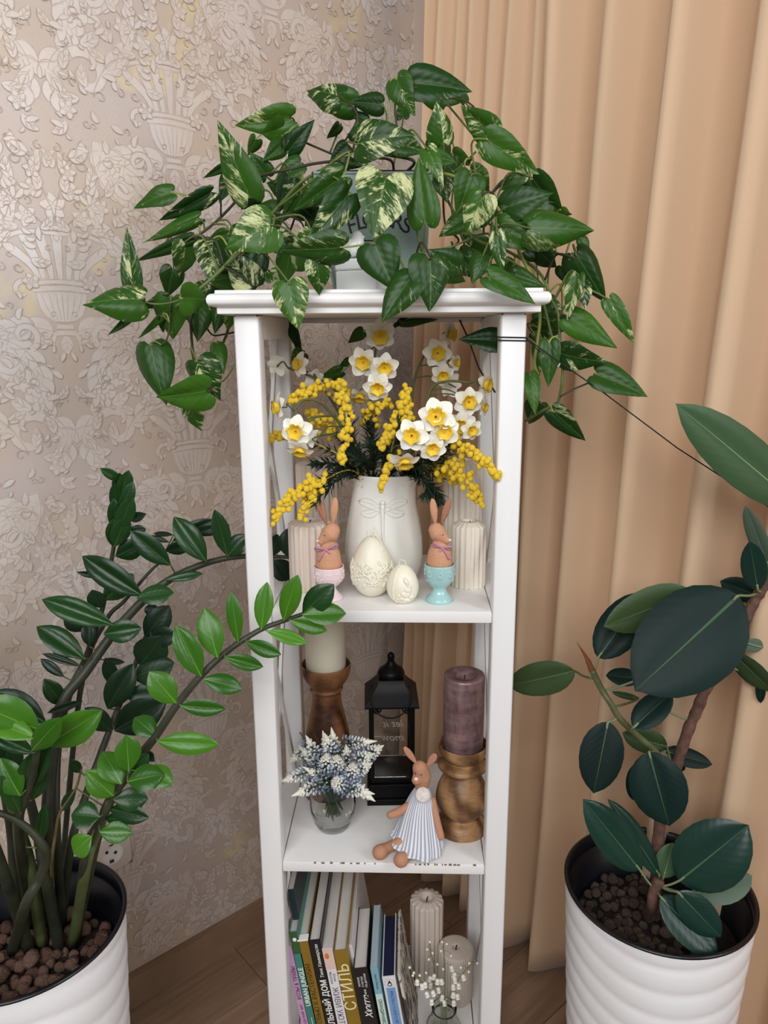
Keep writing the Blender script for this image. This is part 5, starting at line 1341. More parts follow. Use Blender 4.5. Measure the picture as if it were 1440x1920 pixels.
# ------------------------------------------------------------------ pothos on top
pc = Vector((P(704, 541, .15).x, .155, ZT1))
pothos = thing('potted_pothos', pc, 'trailing pothos with cream-splashed leaves in a pale metal planter lettered FLOWERS, on the unit', 'plant')
def tap(yb, yt): return
fb = [P(626, 541, .105), P(796, 541, .105)]; ft = [P(587, 324, .085), P(811, 324, .085)]
for q in fb: q.z = ZT1+.0005
dpt_b, dpt_t = .13, .175
loops = []
def qloop(s, ins=0.0, zoff=0.0):        # square ring of the planter at height share s
    l = fb[0].lerp(ft[0], s); r = fb[1].lerp(ft[1], s); d = dpt_b+(dpt_t-dpt_b)*s
    return [l+Vector((ins, ins, zoff)), r+Vector((-ins, ins, zoff)), r+Vector((-ins, d-ins, zoff)), l+Vector((ins, d-ins, zoff))]
mb = MB(); mb.loft([qloop(0), qloop(.5), qloop(1)], True, False); mb.add(qloop(0), [(3,2,1,0)])
mb.loft([qloop(1), qloop(1, .0025), qloop(.6, .0025)], True, False)
mb.build('planter', M['bucket'], pothos, smooth=False)
mb = MB(); rim = qloop(1); mb.tube(rim+[rim[0]], .0022, 6, False); mb.build('planter_rim', M['bucket'], pothos)
mb = MB()
for l, r in ((0, 1),):
    for s_ in (0, 1):
        mb = MB(); a = qloop(0)[s_]+Vector((.004*(1-2*s_), -.0006, .002)); b = qloop(1)[s_]+Vector((.004*(1-2*s_), -.0006, -.003)); mb.tube([a, b], .0012, 5)
        mb.build('seam_bead', M['bucket'], pothos)
M['potblack'] = plain('black_plastic_pot', (22,22,24), .35)
mb = MB(); mb.loft([qloop(.8, .01), qloop(1.03, .006), qloop(1.03, .011), qloop(.86, .014)], True, False); mb.build('inner_pot', M['potblack'], pothos, smooth=False)
mb = MB(); mb.add(qloop(.9, .012), [(0,1,2,3)]); mb.build('soil', M['soil'], pothos, smooth=False)
ux = (ft[0]-fb[0]+ft[1]-fb[1]).normalized(); fx_ = Vector((1,0,0)); fn_ = fx_.cross(ux)
def face_pt(px, py):
    d = ray(px, py); n_ = Vector((0, -ux.z, ux.y)); n_ = fx_.cross(ux); p0 = fb[0]
    return CAM+d*((p0-CAM).dot(n_)/d.dot(n_))
for i, ch in enumerate('FLOWERS'):
    px = 711+(i-3)*17.2; py = 411+abs(i-3)**2*1.45; an = -(i-3)*.085
    o = face_pt(px, py)+fn_*.0004
    Mx = frame(o, fx_*math.cos(an)+ux*math.sin(an), ux*math.cos(an)-fx_*math.sin(an))
    text_on(ch, .030, M['ink'], pothos, Mx, ext=.0002, bold=.0001)
    wd_ = {'L': .003, 'F': .003}.get(ch, .004)
for (x0, x1, y_) in ((656, 668, 452), (682, 702, 451), (706, 722, 452)):
    mb = MB(); a = face_pt(x0, y_)+fn_*.0004; b = face_pt(x1, y_)+fn_*.0004; mb.tube([a, b], .0009, 5); mb.build('printed_rule', M['ink'], pothos)
M['vine'] = plain('pothos_vine_green', (92,110,52), .5, 40, .15); M['vine_d'] = plain('dark_vine', (58,54,36), .6, 40, .15); M['vine_y'] = plain('yellow_green_vine', (140,150,72), .5, 40, .1)
VN = [  # px, py, Y ... ; radius, material
 ([(760,325,.16),(776,302,.12),(725,290,.10),(662,282,.08),(609,315,.09),(560,345,.10),(520,390,.06),(470,440,.02),(420,500,.0),(370,545,-.01),(330,575,.0)], .0030, 'vine'),
 ([(740,325,.2),(723,297,.16),(609,304,.12),(540,318,.10),(480,335,.12),(440,380,.14),(400,420,.12),(350,455,.10),(305,470,.10)], .0026, 'vine_d'),
 ([(720,325,.2),(650,300,.2),(590,275,.22),(545,255,.22)], .0022, 'vine_d'),
 ([(790,330,.14),(830,325,.12),(886,345,.10),(916,369,.09),(951,418,.07),(977,480,.05),(996,519,.04),(1012,586,.05),(1008,639,.05),(1002,680,.05),(1010,705,.05)], .0030, 'vine_y'),
 ([(800,330,.18),(850,322,.16),(915,262,.14)], .0020, 'vine'),
 ([(820,340,.18),(880,440,.14),(950,470,.10),(1010,510,.06),(1034,560,.04),(1047,591,.03),(1050,639,.03),(1055,699,.03),(1045,757,.04),(1021,768,.05),(985,790,.09)], .0028, 'vine'),
 ([(1050,744,.03),(1075,730,.03),(1105,717,.03),(1120,706,.03)], .0017, 'vine_d'),
 ([(1010,540,.07),(1021,575,.06),(1032,620,.05),(1039,644,.05)], .0026, 'vine'),
 ([(840,345,.2),(930,430,.2),(1000,460,.16),(1060,480,.10),(1085,490,.07)], .0024, 'vine'),
 ([(560,345,.2),(500,420,.2),(450,500,.16),(410,540,.12),(380,560,.10),(359,590,.08),(359,629,.08),(363,676,.07)], .0026, 'vine_d'),
 ([(410,540,.13),(430,600,.13),(412,658,.11),(392,693,.10),(385,715,.09)], .0028, 'vine_d'),
 ([(450,620,.14),(420,627,.13),(397,627,.12),(380,600,.12)], .0018, 'vine_d'),
 ([(440,684,.10),(425,708,.10),(412,718,.10),(397,720,.10)], .0015, 'vine'),
 ([(320,575,.02),(315,630,.02),(303,647,.02)], .0017, 'vine_d'),
 ([(395,540,-.01),(330,565,.0),(290,570,.0),(262,560,.0),(249,534,.01)], .0018, 'vine'),
 ([(540,590,.27),(552,640,.28),(566,690,.28)], .0020, 'vine_d'),
 ([(862,600,.28),(880,640,.27),(898,690,.25),(915,715,.22),(928,735,.16)], .0020, 'vine_d'),
 ([(757,600,.29),(740,615,.29),(715,640,.28),(690,660,.27)], .0014, 'vine_d'),
 ([(620,345,.22),(540,400,.22),(520,430,.2),(500,470,.18)], .0022, 'vine_d'), ([(640,345,.24),(570,380,.25),(545,430,.24),(520,500,.20)], .0022, 'vine_d'),
 ([(830,345,.2),(835,420,.2),(860,450,.18),(840,470,.16)], .0022, 'vine_d'), ([(850,345,.24),(848,400,.24),(868,450,.22),(880,500,.18)], .0022, 'vine'),
 ([(790,470,.04),(840,465,.06),(900,440,.05),(932,440,.03)], .0020, 'vine'), ([(770,525,.03),(850,520,.06),(900,500,.06)], .0020, 'vine_d')]
vpts = []
for pts, r_, m_ in VN:
    r_ *= .78
    q = smooth_path([P(*p) for p in pts]); vpts += q
    mb = MB(); mb.tube(q, r_, 7); mb.build('vine', M[m_], pothos)
f_, m_, c_, b_ = -.055, .02, .10, .20
PL = [  # base, tip, apparent width, Y, kind[, dY]
((543,222),(444,236),46,b_,2),((530,242),(492,252),42,b_,0),((529,272),(496,300),30,b_,0),((541,283),(587,226),32,b_,0),((466,366),(407,225),62,c_,2,-.03),((500,330),(470,288),34,b_,0),((480,262),(462,292),22,b_,0),((425,310),(382,334),14,b_,0),((430,333),(412,377),26,b_,1),
((320,362),(250,385),30,c_,0),((392,364),(300,415),30,c_,2),((367,412),(274,453),24,c_,1),((352,450),(255,490),22,m_,0),((348,458),(341,522),40,m_,2),((399,453),(395,530),62,m_,3,-.03),((425,440),(392,447),22,c_,0),
((507,423),(424,462),80,f_,2,-.02),((472,535),(422,470),52,m_,3),((485,478),(478,542),34,c_,0),((640,464),(528,472),52,f_,1,.0),((543,477),(531,538),36,m_,1),((595,492),(601,553),40,f_+.01,2),((541,533),(559,618),62,f_-.01,2,-.01),((580,440),(553,452),26,m_,3),((548,443),(540,468),28,m_,2),
((249,536),(238,430),32,m_,2),((262,561),(152,563),64,f_+.04,2,-.02),((245,592),(205,628),14,m_,0),((312,560),(262,580),20,m_,1),((305,591),(259,634),12,m_,0),((303,597),(307,625),13,m_,1),((343,559),(389,562),56,f_+.03,0),((322,560),(322,638),56,m_,0),((375,570),(372,636),44,c_,1),((415,578),(403,623),24,c_,0),((430,588),(428,620),20,c_,1),
((283,650),(306,758),64,m_,1,-.02),((388,733),(293,748),62,f_+.06,0,-.02),((370,680),(406,752),52,m_,2),((357,762),(375,808),34,c_,2),((408,646),(418,697),26,c_,0),((543,606),(566,666),18,.27,1),((568,662),(546,682),26,.27,1),((640,696),(602,707),20,.26,0),((626,722),(650,716),22,.26,0),((680,622),(653,642),20,.28,0),((655,676),(636,688),14,.28,0),
((634,180),(575,162),46,c_,2),((660,196),(577,180),46,b_,0),((714,196),(658,190),34,b_,0),((744,150),(772,212),44,c_,2),((777,156),(883,167),52,c_,1),((830,182),(782,180),40,b_,0),((832,185),(873,189),20,b_,0),((872,190),(862,164),14,b_,0),((831,266),(823,192),44,c_,3),((755,220),(752,190),22,b_,1),((674,269),(776,246),66,m_,2,-.02),((670,258),(650,248),20,b_,0),((685,225),(657,208),18,b_,0),((636,236),(615,260),16,b_,1),((742,268),(796,283),38,c_,1),((705,275),(736,287),26,c_,0),((640,300),(676,312),22,c_,2),
((723,334),(702,446),100,m_-.03,3,-.03,.08),((796,414),(783,293),58,m_-.01,1,.0,.1),((802,282),(829,342),30,m_,3),((815,295),(853,302),26,c_,0),((924,250),(863,201),46,c_,2),((915,264),(1009,325),52,m_,2),((876,300),(880,312),16,c_,2),((885,320),(914,318),24,c_,2),((884,332),(857,402),56,m_,0),((905,368),(872,440),56,m_-.02,3),((984,322),(942,354),28,c_,2),((951,388),(1035,358),56,m_,0,-.02),((1000,337),(1055,409),44,c_,0),((1030,383),(998,411),32,c_,1),((1052,395),(1069,403),12,c_,0),
((995,427),(1116,430),66,f_+.04,1,-.01),((937,427),(1015,466),50,m_,2),((926,447),(921,418),12,m_,2),((932,440),(941,513),26,f_+.03,2),((985,470),(1046,476),30,c_,0),((1090,448),(1105,477),18,c_,0),((919,519),(1006,564),36,f_,1,-.01),((965,515),(1023,536),30,m_,0),((1082,480),(1136,567),48,m_,0),((1070,485),(1090,531),16,m_,2),((1082,520),(1063,597),28,m_-.02,3),((1092,530),(1100,576),26,m_,3),((1072,530),(1058,561),16,c_,0),((1144,566),(1190,641),30,m_,2),((1070,597),(1155,650),44,m_,0),((1055,664),(1131,682),44,m_,2),((1121,703),(1213,740),46,m_,0,-.02),((1039,773),(1098,827),34,m_,1),((1010,758),(992,796),36,c_,0),((994,706),(1005,773),28,m_+.02,0),((1030,645),(1029,723),34,m_,0),((1000,620),(1052,622),40,c_,2),((1005,650),(1010,702),20,c_,2),((940,640),(864,634),38,.06,0,.0),
((703,460),(738,542),76,f_+.01,0,-.01),((770,522),(715,600),50,f_-.005,1,-.01),((806,487),(810,582),72,f_,1,-.01),((854,500),(806,470),46,m_,0),((905,480),(885,527),34,m_,0),((757,605),(820,598),12,.27,0),((760,598),(735,616),12,.28,1),((640,332),(556,393),46,m_,1,0,.1),((652,366),(582,451),54,m_-.03,2,-.02,.1),((480,362),(455,392),30,b_,0),((440,520),(385,527),40,c_,0),((505,510),(525,536),32,c_,3),((890,330),(915,362),34,c_,1),((940,380),(956,402),24,c_,0),((950,415),(978,416),24,c_,2),((1055,500),(1060,531),24,c_,0),
((520,400),(470,395),40,b_,0),((545,360),(500,345),36,b_,0),((570,480),(520,500),40,c_,0),((600,400),(570,430),34,b_,1),((520,455),(575,470),34,c_,0),((450,480),(410,505),40,c_,0),((420,545),(385,560),36,c_,0),((860,480),(900,520),40,c_,1),((960,500),(930,530),34,c_,0),((830,505),(870,528),34,c_,0),((1010,470),(1040,500),34,c_,0),((900,410),(930,400),30,b_,0),((990,400),(960,440),34,b_,1),((650,275),(620,300),26,b_,0),((850,290),(880,300),24,b_,0)]
fr_ = random.Random(21)
for (x0, x1, y0, y1, n_) in ((430,590,330,540,10),(830,1000,330,530,10),(540,590,300,360,4),(800,860,260,330,4),(320,430,470,600,5),(1000,1060,480,640,3)):
    for _ in range(n_):
        bx, by = fr_.uniform(x0, x1), fr_.uniform(y0, y1); a = fr_.uniform(.2, 2.9); L_ = fr_.uniform(42, 66)
        PL.append(((bx, by), (bx+L_*math.cos(a)*(1 if bx > 704 else 1), by+L_*abs(math.sin(a))), fr_.uniform(30, 46), fr_.uniform(.12, .24), fr_.choice([0, 0, 0, 1, 1, 2])))
for q in PL:
    (b, t, w, Y, k) = q[:5]; dY = q[5] if len(q) > 5 else rnd.uniform(-.025,.02)
    if Y > .25: dY = 0
    gs = 1.04 if w < 56 else 1.0
    t = (b[0]+(t[0]-b[0])*gs, b[1]+(t[1]-b[1])*gs)
    ro_ = q[6] if len(q) > 6 else None
    B = leaf(pothos, rnd.choice(PM[k]), b, t, w*(1.24 if w < 56 else 1.12), Y, dY, ro_, lim=.5)
    T = P(t[0], t[1], Y+dY)
    near = min(vpts, key=lambda p: (p-B).length + .35*max(0, p.z-B.z-.02) + (.03 if (p-B).length < .012 else 0))
    d = (near-B).length
    if d > .004:
        back = (B-T).normalized()
        mid = B.lerp(near, .45)+back*min(.02, d*.25)+Vector((0,0,.15*d))
        pth = smooth_path([near, mid, B+back*.004, B], None, 5)
        mb = MB(); mb.tube(pth, [.0016*(1-.35*i/len(pth)) for i in range(len(pth))], 6); mb.build('petiole', M[rnd.choice(['vine', 'vine', 'vine_d', 'vine_y'])], pothos)
# small pale plant clip on the right-hand vine
mb = MB(); ck = P(1042, 680, .02); kk = mpp(ck)
mb.tube(smooth_path([P(1038,648,.02), P(1036,672,.018), P(1038,684,.016), P(1046,687,.016), P(1050,681,.018)]), .0012, 6); M['clip'] = plain('pale_plastic', (196,206,190), .4); mb.build('plant_clip', M['clip'], pothos)
# ------------------------------------------------------------------ tall white planters
M['pot'] = plain('matt_white_planter', (246,246,248), .42, 5, .015); M['liner'] = plain('black_plastic_liner', (16,17,24), .3)
def planter(name, c, label, seed):
    t = thing(name, c, label, 'plant')
    h = c.z*0+PH[name]; r = .15
    prof = []; n = 90
    for i in range(n+1):
        s = i/n; prof.append((.118+(r-.0005-.118)*s**.8, h*s))
    def fn(rr, z, a):                   # wandering raised ridges round the body
        w = z*140 + 1.6*math.sin(a*2+seed) + .9*math.sin(a*3+2*seed) + 1.2*math.sin(a+z*9)
        return rr - .0034*(1-abs(math.sin(w*.5))**.5)*min(1, (h-z)/.02)*min(1, z/.02+.1)
    prof += [(.1455, h-.002), (.145, h-.03)]
    mb = MB(); mb.lathe(prof, 120, c, fn=lambda rr, z, a: fn(rr, z, a) if rr > .1456 or z < h-.05 else rr, cap=False); mb.build('planter_body', M['pot'], t)
    mb = MB(); mb.lathe([(.1465, h-.004), (.1512, h-.002), (.1515, h+.001), (.148, h+.0025), (.1445, h+.001), (.1435, h-.02), (.1435, h-.026), (.135, h-.028), (.130, h-.16)], 72, c, cap=False); mb.build('liner', M['liner'], t)
    mb = MB(); mb.lathe([(.1345, h-.098), (.10, h-.092), (.05, h-.088), (.0005, h-.088)], 40, c, fn=lambda rr, z, a: rr, cap=False); mb.build('soil', M['soil'], t)
    return t
def pebble_mat(name, c1, c2):
    t = NT(name); oi = t.n('ShaderNodeObjectInfo'); f = t.noise(t.coord('Object'), 3.0, 4, .65)
    c = t.mix(oi.outputs['Random'], s2l(c1), s2l(c2)); c = t.mix(t.math('MULTIPLY', f, .55), c, tuple(x*.45 for x in s2l(c1)))
    t.set_b(color=c, rough=.45); t.bump(f, .5, .05); return t.m
M['peb_a'] = pebble_mat('clay_pebble_brown', (92,62,50), (140,108,92)); M['peb_b'] = pebble_mat('clay_pebble_dark', (62,48,40), (96,78,68))
def pebble_meshes(mat, k=5):
    out = []
    for i in range(k):
        mb = MB(); mb.ball((0,0,0), 1.0, 9, 6)
        r2 = random.Random(i+3)
        v = []
        for p in mb.v:
            q = Vector(p); s = 1+.16*mnoise.noise(q*1.3+Vector((i*7.1, 0, 0)))*1.5; v.append((q.x*s, q.y*s*(.85+.1*i/k), q.z*s*.85))
        out.append(mesh('pebble', v, mb.f, mat))
    return out
def pebbles(t, c, h, mat, n, sx, seed, size, keep=None):
    ms = pebble_meshes(mat); r2 = random.Random(seed); done = []; tries = 0
    while len(done) < n and tries < 20000:
        tries += 1; a = r2.uniform(0, 2*PI); d = .128*math.sqrt(r2.random()); x, y = d*math.cos(a), d*math.sin(a); r_ = r2.uniform(*size)
        if d+r_ > .132: continue
        if keep and not keep(x, y): continue
        lvl = r2.random() < .3
        if any((x-u)**2+(y-w)**2 < ((r_+q)*(.62 if lvl or l2 else .86))**2 for u, w, q, l2 in done): continue
        done.append((x, y, r_, lvl))
        z = h-.092+r_*.55+(r_*.9 if lvl else 0)
        R3 = Matrix.Rotation(r2.uniform(0, 6), 4, 'Z') @ Matrix.Rotation(r2.uniform(0, 6), 4, 'X')
        put('pebble', r2.choice(ms), Matrix.Translation(c+Vector((x, y, z))) @ R3 @ Matrix.Scale(r_, 4), t)
ZC = Vector((-.554, -.088, 0)); RC = Vector((.4548, .0257, 0))
PH = {'potted_zamioculcas': .516, 'potted_rubber_plant': .5097}
zz = planter('potted_zamioculcas', ZC, 'glossy many-stemmed plant with feathered fronds in a white ridged pot, left edge', 1.0)
rub = planter('potted_rubber_plant', RC, 'rubber plant with big dark oval leaves in a white ridged pot before the curtain', 4.0)
pebbles(zz, ZC, .516, M['peb_a'], 135, 0, 5, (.0080, .0155))
pebbles(rub, RC, .5097, M['peb_b'], 150, 0, 9, (.0065, .0115), keep=lambda x, y: x < .055-.35*y*0 and (x+.3*y) < .06)

# --- fronds of the plant on the left
M['zstem'] = plain('dark_olive_stem', (52,56,40), .5, 30, .2); M['zstem_l'] = plain('olive_green_stem_zz', (86,98,56), .5, 30, .15); M['zdry'] = plain('drying_stem', (104,92,54), .6, 30, .2)
ZM = {}
for k, (d, l, m_) in {'b': ((44,92,20), (84,140,34), (120,165,70)), 'm': ((20,50,20), (36,74,30), (74,108,56)), 'd': ((18,40,24), (30,56,32), (50,80,50))}.items():  # leaflet greens; the mid tone is coloured darker for back fronds that are lit less
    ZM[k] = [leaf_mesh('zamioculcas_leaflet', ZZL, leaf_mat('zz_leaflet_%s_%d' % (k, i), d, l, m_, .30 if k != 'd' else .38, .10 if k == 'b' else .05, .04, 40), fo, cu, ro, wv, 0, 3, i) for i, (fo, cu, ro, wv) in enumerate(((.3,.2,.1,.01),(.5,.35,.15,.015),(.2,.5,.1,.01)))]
soilZ = .516-.085
def soil_pt(px, py): return PZ(px, py, soilZ)
def zstem(pts, r0, r1, mat, base=None):
    """pts: (px, py, Y); base: pixel of the foot on the soil"""
    q = ([soil_pt(*base)] if base else [])+[P(*p) for p in pts]
    q, rs = smooth_path(q, [r0+(r1-r0)*i/(len(q)-1) for i in range(len(q))], 6)
    mb = MB(); mb.tube(q, rs, 9); mb.build('frond_stem', M[mat], zz); return q
A = zstem([(87,1600,-.09),(94,1459,-.06),(113,1327,-.03),(160,1260,.0),(213,1187,.03),(267,1127,.05),(313,1090,.07),(367,1063,.09),(417,1048,.11),(460,1043,.12),(500,1043,.13),(545,1045,.13)], .0105, .003, 'zstem', (90,1735))
Bf = zstem([(105,1560,-.05),(108,1400,.0),(130,1300,.02),(160,1237,.04),(180,1177,.05),(193,1137,.06),(213,1027,.07),(222,960,.07),(228,890,.07)], .008, .002, 'zstem', (118,1740))
Ff = zstem([(132,1589,-.03),(160,1494,.0),(189,1412,.03),(220,1331,.06),(245,1270,.08),(268,1205,.09),(290,1165,.09)], .0075, .003, 'zstem', (118,1715))
Cf = zstem([(150,1300,.03),(197,1167,.08),(233,1127,.10),(280,1073,.12),(300,1055,.13)], .005, .002, 'zstem', (110,1700))
Df = zstem([(190,1540,-.12),(238,1454,-.14),(271,1407,-.14),(293,1379,-.14),(330,1324,-.135),(374,1270,-.13),(410,1235,-.12),(447,1206,-.115),(490,1180,-.105),(532,1164,-.095),(575,1149,-.085)], .0075, .0028, 'zstem', (139,1774))
Ef = zstem([(156,1624,-.15),(165,1575,-.16),(196,1525,-.17),(227,1475,-.175),(243,1445,-.18)], .0065, .003, 'zstem', (141,1740))
Gf = zstem([(35,1560,-.16),(45,1500,-.18),(52,1482,-.185),(66,1430,-.20),(71,1395,-.205)], .0085, .004, 'zstem', (60,1745))
zstem([(47,1700,-.17),(75,1646,-.17),(87,1608,-.17),(80,1584,-.175),(47,1549,-.18),(0,1525,-.19),(-60,1520,-.2),(-110,1560,-.22)], .0085, .003, 'zstem', (22,1785))
zstem([(86,1646,-.11),(70,1560,-.11),(50,1480,-.11),(20,1400,-.11),(-20,1330,-.12),(-45,1270,-.13)], .0095, .003, 'zstem', (112,1780))
zstem([(0,1616,-.17),(-30,1540,-.18),(-70,1440,-.19),(-95,1360,-.2)], .0095, .003, 'zstem', (56,1785))
zstem([(60,1640,-.1),(40,1560,-.1),(-10,1440,-.1),(-60,1330,-.1),(-90,1250,-.1)], .0095, .003, 'zstem_l', (80,1775))
zstem([(161,1627,-.14),(175,1580,-.14),(192,1540,-.14),(205,1505,-.145)], .0085, .0050, 'zstem_l', (136,1772))
zstem([(30,1660,-.05),(20,1560,-.05),(5,1470,-.05),(-5,1400,-.05),(0,1330,-.04)], .009, .003, 'zstem', (60,1720))
zstem([(97,1629,-.12),(104,1565,-.12),(113,1523,-.12),(142,1478,-.12),(153,1440,-.12)], .003, .0015, 'zdry', (100,1720))
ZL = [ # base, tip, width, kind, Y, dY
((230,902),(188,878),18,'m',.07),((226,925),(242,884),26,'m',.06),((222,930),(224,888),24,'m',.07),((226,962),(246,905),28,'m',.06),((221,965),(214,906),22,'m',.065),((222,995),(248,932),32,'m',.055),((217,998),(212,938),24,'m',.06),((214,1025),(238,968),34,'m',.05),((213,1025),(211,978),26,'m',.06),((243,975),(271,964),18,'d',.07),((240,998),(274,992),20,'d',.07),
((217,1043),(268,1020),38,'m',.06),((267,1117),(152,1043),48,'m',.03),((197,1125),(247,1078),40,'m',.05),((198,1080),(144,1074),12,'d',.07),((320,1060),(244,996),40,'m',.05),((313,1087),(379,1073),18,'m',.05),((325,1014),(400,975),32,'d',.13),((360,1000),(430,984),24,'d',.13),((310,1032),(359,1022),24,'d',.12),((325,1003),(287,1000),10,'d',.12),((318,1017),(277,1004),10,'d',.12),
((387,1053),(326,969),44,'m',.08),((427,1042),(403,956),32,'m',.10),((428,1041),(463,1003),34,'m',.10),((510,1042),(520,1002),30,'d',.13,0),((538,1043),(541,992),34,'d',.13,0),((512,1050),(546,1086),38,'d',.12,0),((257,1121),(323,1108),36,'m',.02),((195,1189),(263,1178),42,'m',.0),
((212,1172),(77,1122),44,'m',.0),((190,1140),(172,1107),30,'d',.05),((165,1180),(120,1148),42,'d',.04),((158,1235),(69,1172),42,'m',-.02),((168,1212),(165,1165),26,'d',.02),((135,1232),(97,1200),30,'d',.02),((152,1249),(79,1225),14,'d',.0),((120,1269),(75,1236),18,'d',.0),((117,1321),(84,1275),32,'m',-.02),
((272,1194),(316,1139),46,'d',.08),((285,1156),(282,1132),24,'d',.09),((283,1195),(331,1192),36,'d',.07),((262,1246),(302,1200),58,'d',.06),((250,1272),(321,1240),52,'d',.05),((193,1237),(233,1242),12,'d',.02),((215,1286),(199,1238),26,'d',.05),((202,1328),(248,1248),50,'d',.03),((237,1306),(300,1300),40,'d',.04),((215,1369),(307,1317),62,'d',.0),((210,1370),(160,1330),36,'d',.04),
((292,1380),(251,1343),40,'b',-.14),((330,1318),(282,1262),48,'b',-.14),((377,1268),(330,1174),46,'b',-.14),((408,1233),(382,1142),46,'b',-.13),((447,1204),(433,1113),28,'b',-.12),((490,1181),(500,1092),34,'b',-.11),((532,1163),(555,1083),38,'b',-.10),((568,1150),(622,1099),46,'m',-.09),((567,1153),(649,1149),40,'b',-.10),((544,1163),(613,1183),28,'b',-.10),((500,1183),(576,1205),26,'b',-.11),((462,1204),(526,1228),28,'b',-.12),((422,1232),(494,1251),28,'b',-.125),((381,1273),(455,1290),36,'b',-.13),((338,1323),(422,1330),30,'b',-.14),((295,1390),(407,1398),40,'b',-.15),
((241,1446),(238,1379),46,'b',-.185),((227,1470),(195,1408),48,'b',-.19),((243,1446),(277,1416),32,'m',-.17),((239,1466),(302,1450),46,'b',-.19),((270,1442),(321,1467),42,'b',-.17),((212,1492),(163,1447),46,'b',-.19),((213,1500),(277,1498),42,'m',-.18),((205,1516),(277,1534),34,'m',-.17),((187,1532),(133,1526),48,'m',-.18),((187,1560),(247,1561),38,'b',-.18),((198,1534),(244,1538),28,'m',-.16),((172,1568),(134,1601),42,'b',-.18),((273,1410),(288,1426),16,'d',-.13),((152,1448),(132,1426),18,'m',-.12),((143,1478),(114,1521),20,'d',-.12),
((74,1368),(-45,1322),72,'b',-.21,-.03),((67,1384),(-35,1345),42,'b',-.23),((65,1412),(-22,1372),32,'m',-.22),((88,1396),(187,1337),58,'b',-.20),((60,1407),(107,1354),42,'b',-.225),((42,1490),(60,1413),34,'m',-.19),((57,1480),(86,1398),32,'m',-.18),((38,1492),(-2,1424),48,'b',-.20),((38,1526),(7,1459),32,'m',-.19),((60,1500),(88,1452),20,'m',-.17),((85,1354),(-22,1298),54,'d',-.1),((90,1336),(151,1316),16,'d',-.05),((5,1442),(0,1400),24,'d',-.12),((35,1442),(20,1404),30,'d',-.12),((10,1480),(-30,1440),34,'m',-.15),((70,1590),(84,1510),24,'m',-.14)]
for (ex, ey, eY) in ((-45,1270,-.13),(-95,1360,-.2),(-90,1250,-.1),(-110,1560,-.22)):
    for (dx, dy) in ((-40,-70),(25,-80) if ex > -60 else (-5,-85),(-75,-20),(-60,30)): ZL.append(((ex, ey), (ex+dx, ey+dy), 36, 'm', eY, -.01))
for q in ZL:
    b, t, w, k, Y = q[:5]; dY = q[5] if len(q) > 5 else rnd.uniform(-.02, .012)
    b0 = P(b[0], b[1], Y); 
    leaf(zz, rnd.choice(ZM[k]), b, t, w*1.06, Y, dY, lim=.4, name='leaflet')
    stems = [p for S_ in (A, Bf, Ff, Cf, Df, Ef, Gf) for p in S_]
    near = min(stems, key=lambda p: (p-b0).length)
    if .003 < (near-b0).length < .07:
        mb = MB(); mb.tube(smooth_path([near, near.lerp(b0, .5), b0], None, 3), .0012, 5); mb.build('leaf_stalk', M['zstem_l'], zz)

# --- rubber plant
M['bark'] = plain('brown_bark', (104,74,62), .75, 90, .25, bump=.5); M['green_st'] = plain('green_branch', (92,98,62), .5, 60, .15); M['spike'] = plain('red_brown_sheath', (122,72,48), .45); M['rstalk'] = plain('leaf_stalk_green', (120,132,96), .45)
RM = {k: [leaf_mesh('rubber_leaf', RUB, leaf_mat('rubber_leaf_%s_%d' % (k, i), d, l, m_, ro_, .02, .05, 60, .2 if k == 'd' else .36), fo, cu, rl, wv, 0, 4, i) for i, (fo, cu, rl, wv) in enumerate(((.12,.12,.06,.006),(.25,.2,.1,.01)))]
      for k, (d, l, m_, ro_) in {'d': ((7,30,26), (12,40,34), (70,104,66), .5), 'g': ((20,50,42), (28,62,50), (84,112,80), .33), 'u': ((60,88,58), (74,102,66), (140,158,110), .5), 'p': ((84,106,92), (110,130,112), (150,166,140), .3), 'o': ((46,66,38), (62,84,48), (110,128,84), .45)}.items()}
rs_ = .5097-.085
foot = PZ(1228, 1716, rs_)
tr_pts = [foot, P(1233,1608,.02), P(1237,1545,.025), P(1250,1480,.03), P(1270,1430,.03), P(1291,1367,.03), P(1308,1329,.03), P(1325,1288,.03), P(1350,1253,.03), P(1385,1185,.03), P(1412,1132,.03), P(1428,1105,.03), P(1448,1070,.03), P(1470,1010,.03), P(1485,940,.02), P(1492,880,.02)]
q, rr_ = smooth_path(tr_pts, [.0105,.0095,.0092,.009,.0088,.0085,.0085,.0085,.0088,.0085,.0080,.0078,.007,.006,.005,.003], 6)
rr_ = [r*(1+.08*math.sin(i*1.7)+.05*math.sin(i*.9)) for i, r in enumerate(rr_)]
mb = MB(); mb.tube(q, rr_, 12); mb.build('trunk', M['bark'], rub)
trunk = q
bq, br = smooth_path([P(1258,1452,.03), P(1228,1409,.01), P(1197,1381,.0), P(1162,1347,-.01), P(1145,1319,-.01), P(1127,1291,.0), P(1110,1256,.0)], [.006,.0055,.005,.0048,.0048,.005,.005], 6)
mb = MB(); mb.tube(bq, br, 10); mb.build('branch', M['green_st'], rub)
mb = MB(); mb.tube(smooth_path([P(1110,1258,.0), P(1101,1236,-.002), P(1081,1203,-.004)]), [.0045]*3+[.0040]*3+[.003,.0025,.002,.0016,.001,.0007,.0003], 8); mb.build('leaf_sheath', M['spike'], rub)
stump = [PZ(1222, 1735, rs_), PZ(1222,1735,rs_)+Vector((0,0,.04)), P(1226,1690,-.03)]
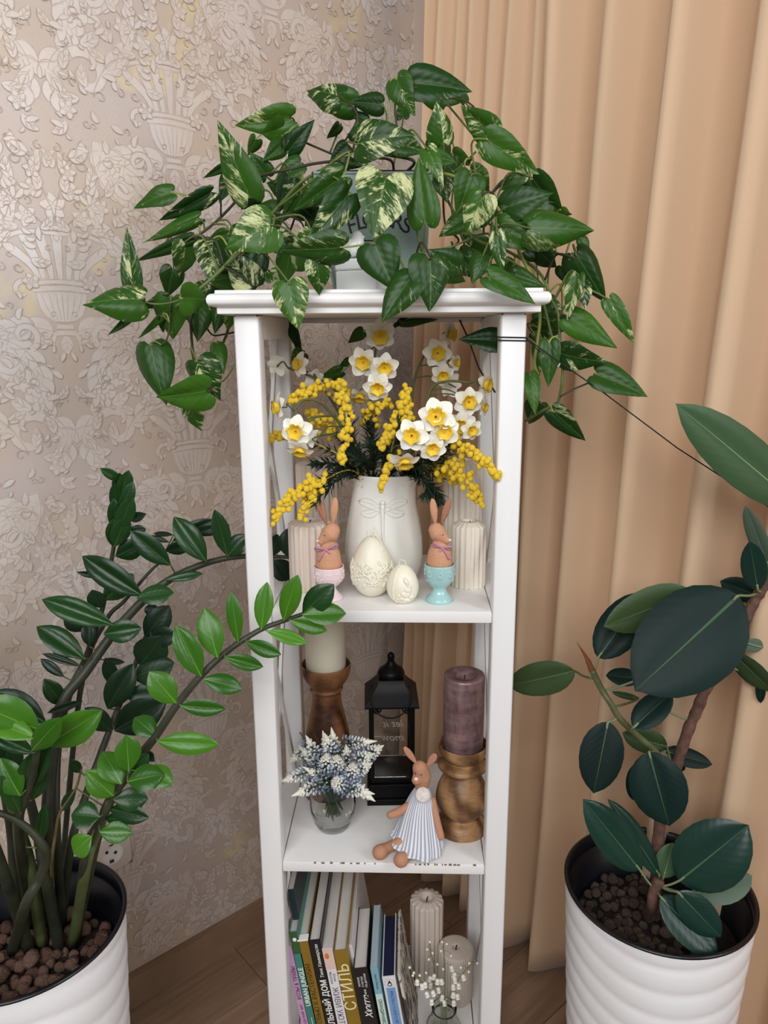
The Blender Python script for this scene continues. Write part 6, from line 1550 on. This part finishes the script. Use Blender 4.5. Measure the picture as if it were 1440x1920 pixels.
mb = MB(); mb.tube(smooth_path([PZ(1215,1722,rs_-.01), P(1222,1700,-.025), P(1226,1672,-.03), P(1236,1650,-.03)]), .0085, 10); mb.build('side_shoot', M['bark'], rub)
RL = [ # base, tip, width, kind, Y, dY, roll
((1384,1117),(1192,1295),178,'d',-.06,-.05,.08,(1423,1112,.03)),((1122,1233),(1209,1109),78,'d',.02,.03,.1,(1112,1262,.0)),((1295,1110),(1134,1176),76,'o',.0,-.02,.35,(1400,1135,.03)),((1428,1120),(1350,1090),44,'d',.06,.02,.2,None),((1495,948),(1272,758),98,'u',.0,-.06,-.25,None),((1442,1062),(1396,950),34,'p',.01,-.02,.6,(1448,1072,.03)),((1421,1106),(1406,1016),46,'g',.0,-.02,.2,(1428,1108,.03)),((1430,1214),(1396,1207),28,'p',.03,.0,.4,None),((1372,1222),(1452,1302),42,'o',.03,.0,.4,(1375,1200,.03)),((1425,1270),(1427,1320),18,'d',.04,.0,.3,None),
((1077,1258),(950,1288),64,'o',.05,.05,.3,(1110,1272,.0)),((1200,1272),(1136,1266),34,'d',.03,.0,.35,(1128,1296,.0)),((1197,1310),(1147,1298),13,'o',.03,.0,.5,(1150,1325,-.01)),((1188,1364),(1260,1296),54,'d',-.03,.02,.25,(1180,1364,-.005)),((1232,1322),(1248,1340),24,'d',.05,.0,.3,None),((1140,1354),(1113,1489),80,'d',-.02,-.03,.12,(1158,1345,-.01)),((1250,1400),(1168,1376),46,'o',.05,.0,.3,(1262,1436,.03)),((1245,1408),(1337,1433),36,'d',.055,-.01,.3,(1262,1430,.03)),((1217,1410),(1255,1552),104,'d',-.045,-.04,.08,(1226,1408,.01)),((1196,1430),(1187,1502),34,'d',.04,.0,.3,None),((1275,1428),(1278,1447),16,'d',.05,.0,.3,None),
((1199,1630),(1097,1502),72,'g',-.03,.0,.15,(1228,1668,-.03)),((1236,1641),(1144,1498),40,'g',-.01,.02,.55,(1232,1660,-.03)),((1244,1645),(1262,1581),44,'u',-.01,.01,.2,(1238,1655,-.03)),((1274,1651),(1402,1550),120,'g',-.04,-.02,.15,(1240,1662,-.03)),((1300,1676),(1411,1640),66,'p',-.02,.02,.35,(1244,1664,-.03)),((1271,1673),(1353,1759),62,'g',-.06,-.03,.15,(1238,1662,-.03)),((1239,1682),(1349,1796),66,'g',-.05,-.05,.35,(1232,1668,-.03))]
for b, t, w, k, Y, dY, ro, att in RL:
    B = leaf(rub, rnd.choice(RM[k]), b, t, w, Y, dY, ro*rnd.choice((-1, 1)))
    a_ = P(*att) if att else min(trunk, key=lambda p: (p-B).length)
    T = P(t[0], t[1], Y+dY); d = (B-T).normalized()
    mb = MB(); mb.tube(smooth_path([a_, a_.lerp(B, .5)+Vector((0,0,-.002)), B, B-d*.01], None, 4), .0019, 7); mb.build('leaf_stalk', M['rstalk'] if k != 'o' else M['green_st'], rub)

# --- twine from the post to the rubber plant
M['twine'] = plain('black_twine', (24,26,28), .8)
tw = thing('twine', P(940, 632, 0), 'thin black twine wound round the right post and stretched to the rubber plant', 'twine')
for dz in (0, .0042):
    zt_ = P(960, 632, 0).z-dz; e = .0012
    mb = MB(); mb.tube([(.165-e, -e, zt_), (.2+e, -e, zt_-.0008), (.2+e, .035+e, zt_), (.165-e, .035+e, zt_+.0004), (.165-e, -e, zt_)], .0009, 6); mb.build('winding', M['twine'], tw)
a = Vector((.2012, .01, P(960, 632, 0).z-.002)); 
mb = MB(); mb.ball(a, (.0024,.0026,.0026), 8, 6)
e1 = P(1270, 840, .02); e2 = P(1440, 950, .02); e3 = P(1482, 978, .02)
mb.tube([a, P(1045, 676, .006), P(1130, 735, .012), e1, e2, e3], .0009, 6)
for k in range(3): mb.tube([a, a+Vector((.012+.004*k, -.004+.003*k, -.012-.003*k))], .0007, 5)
mb.build('strand', M['twine'], tw)
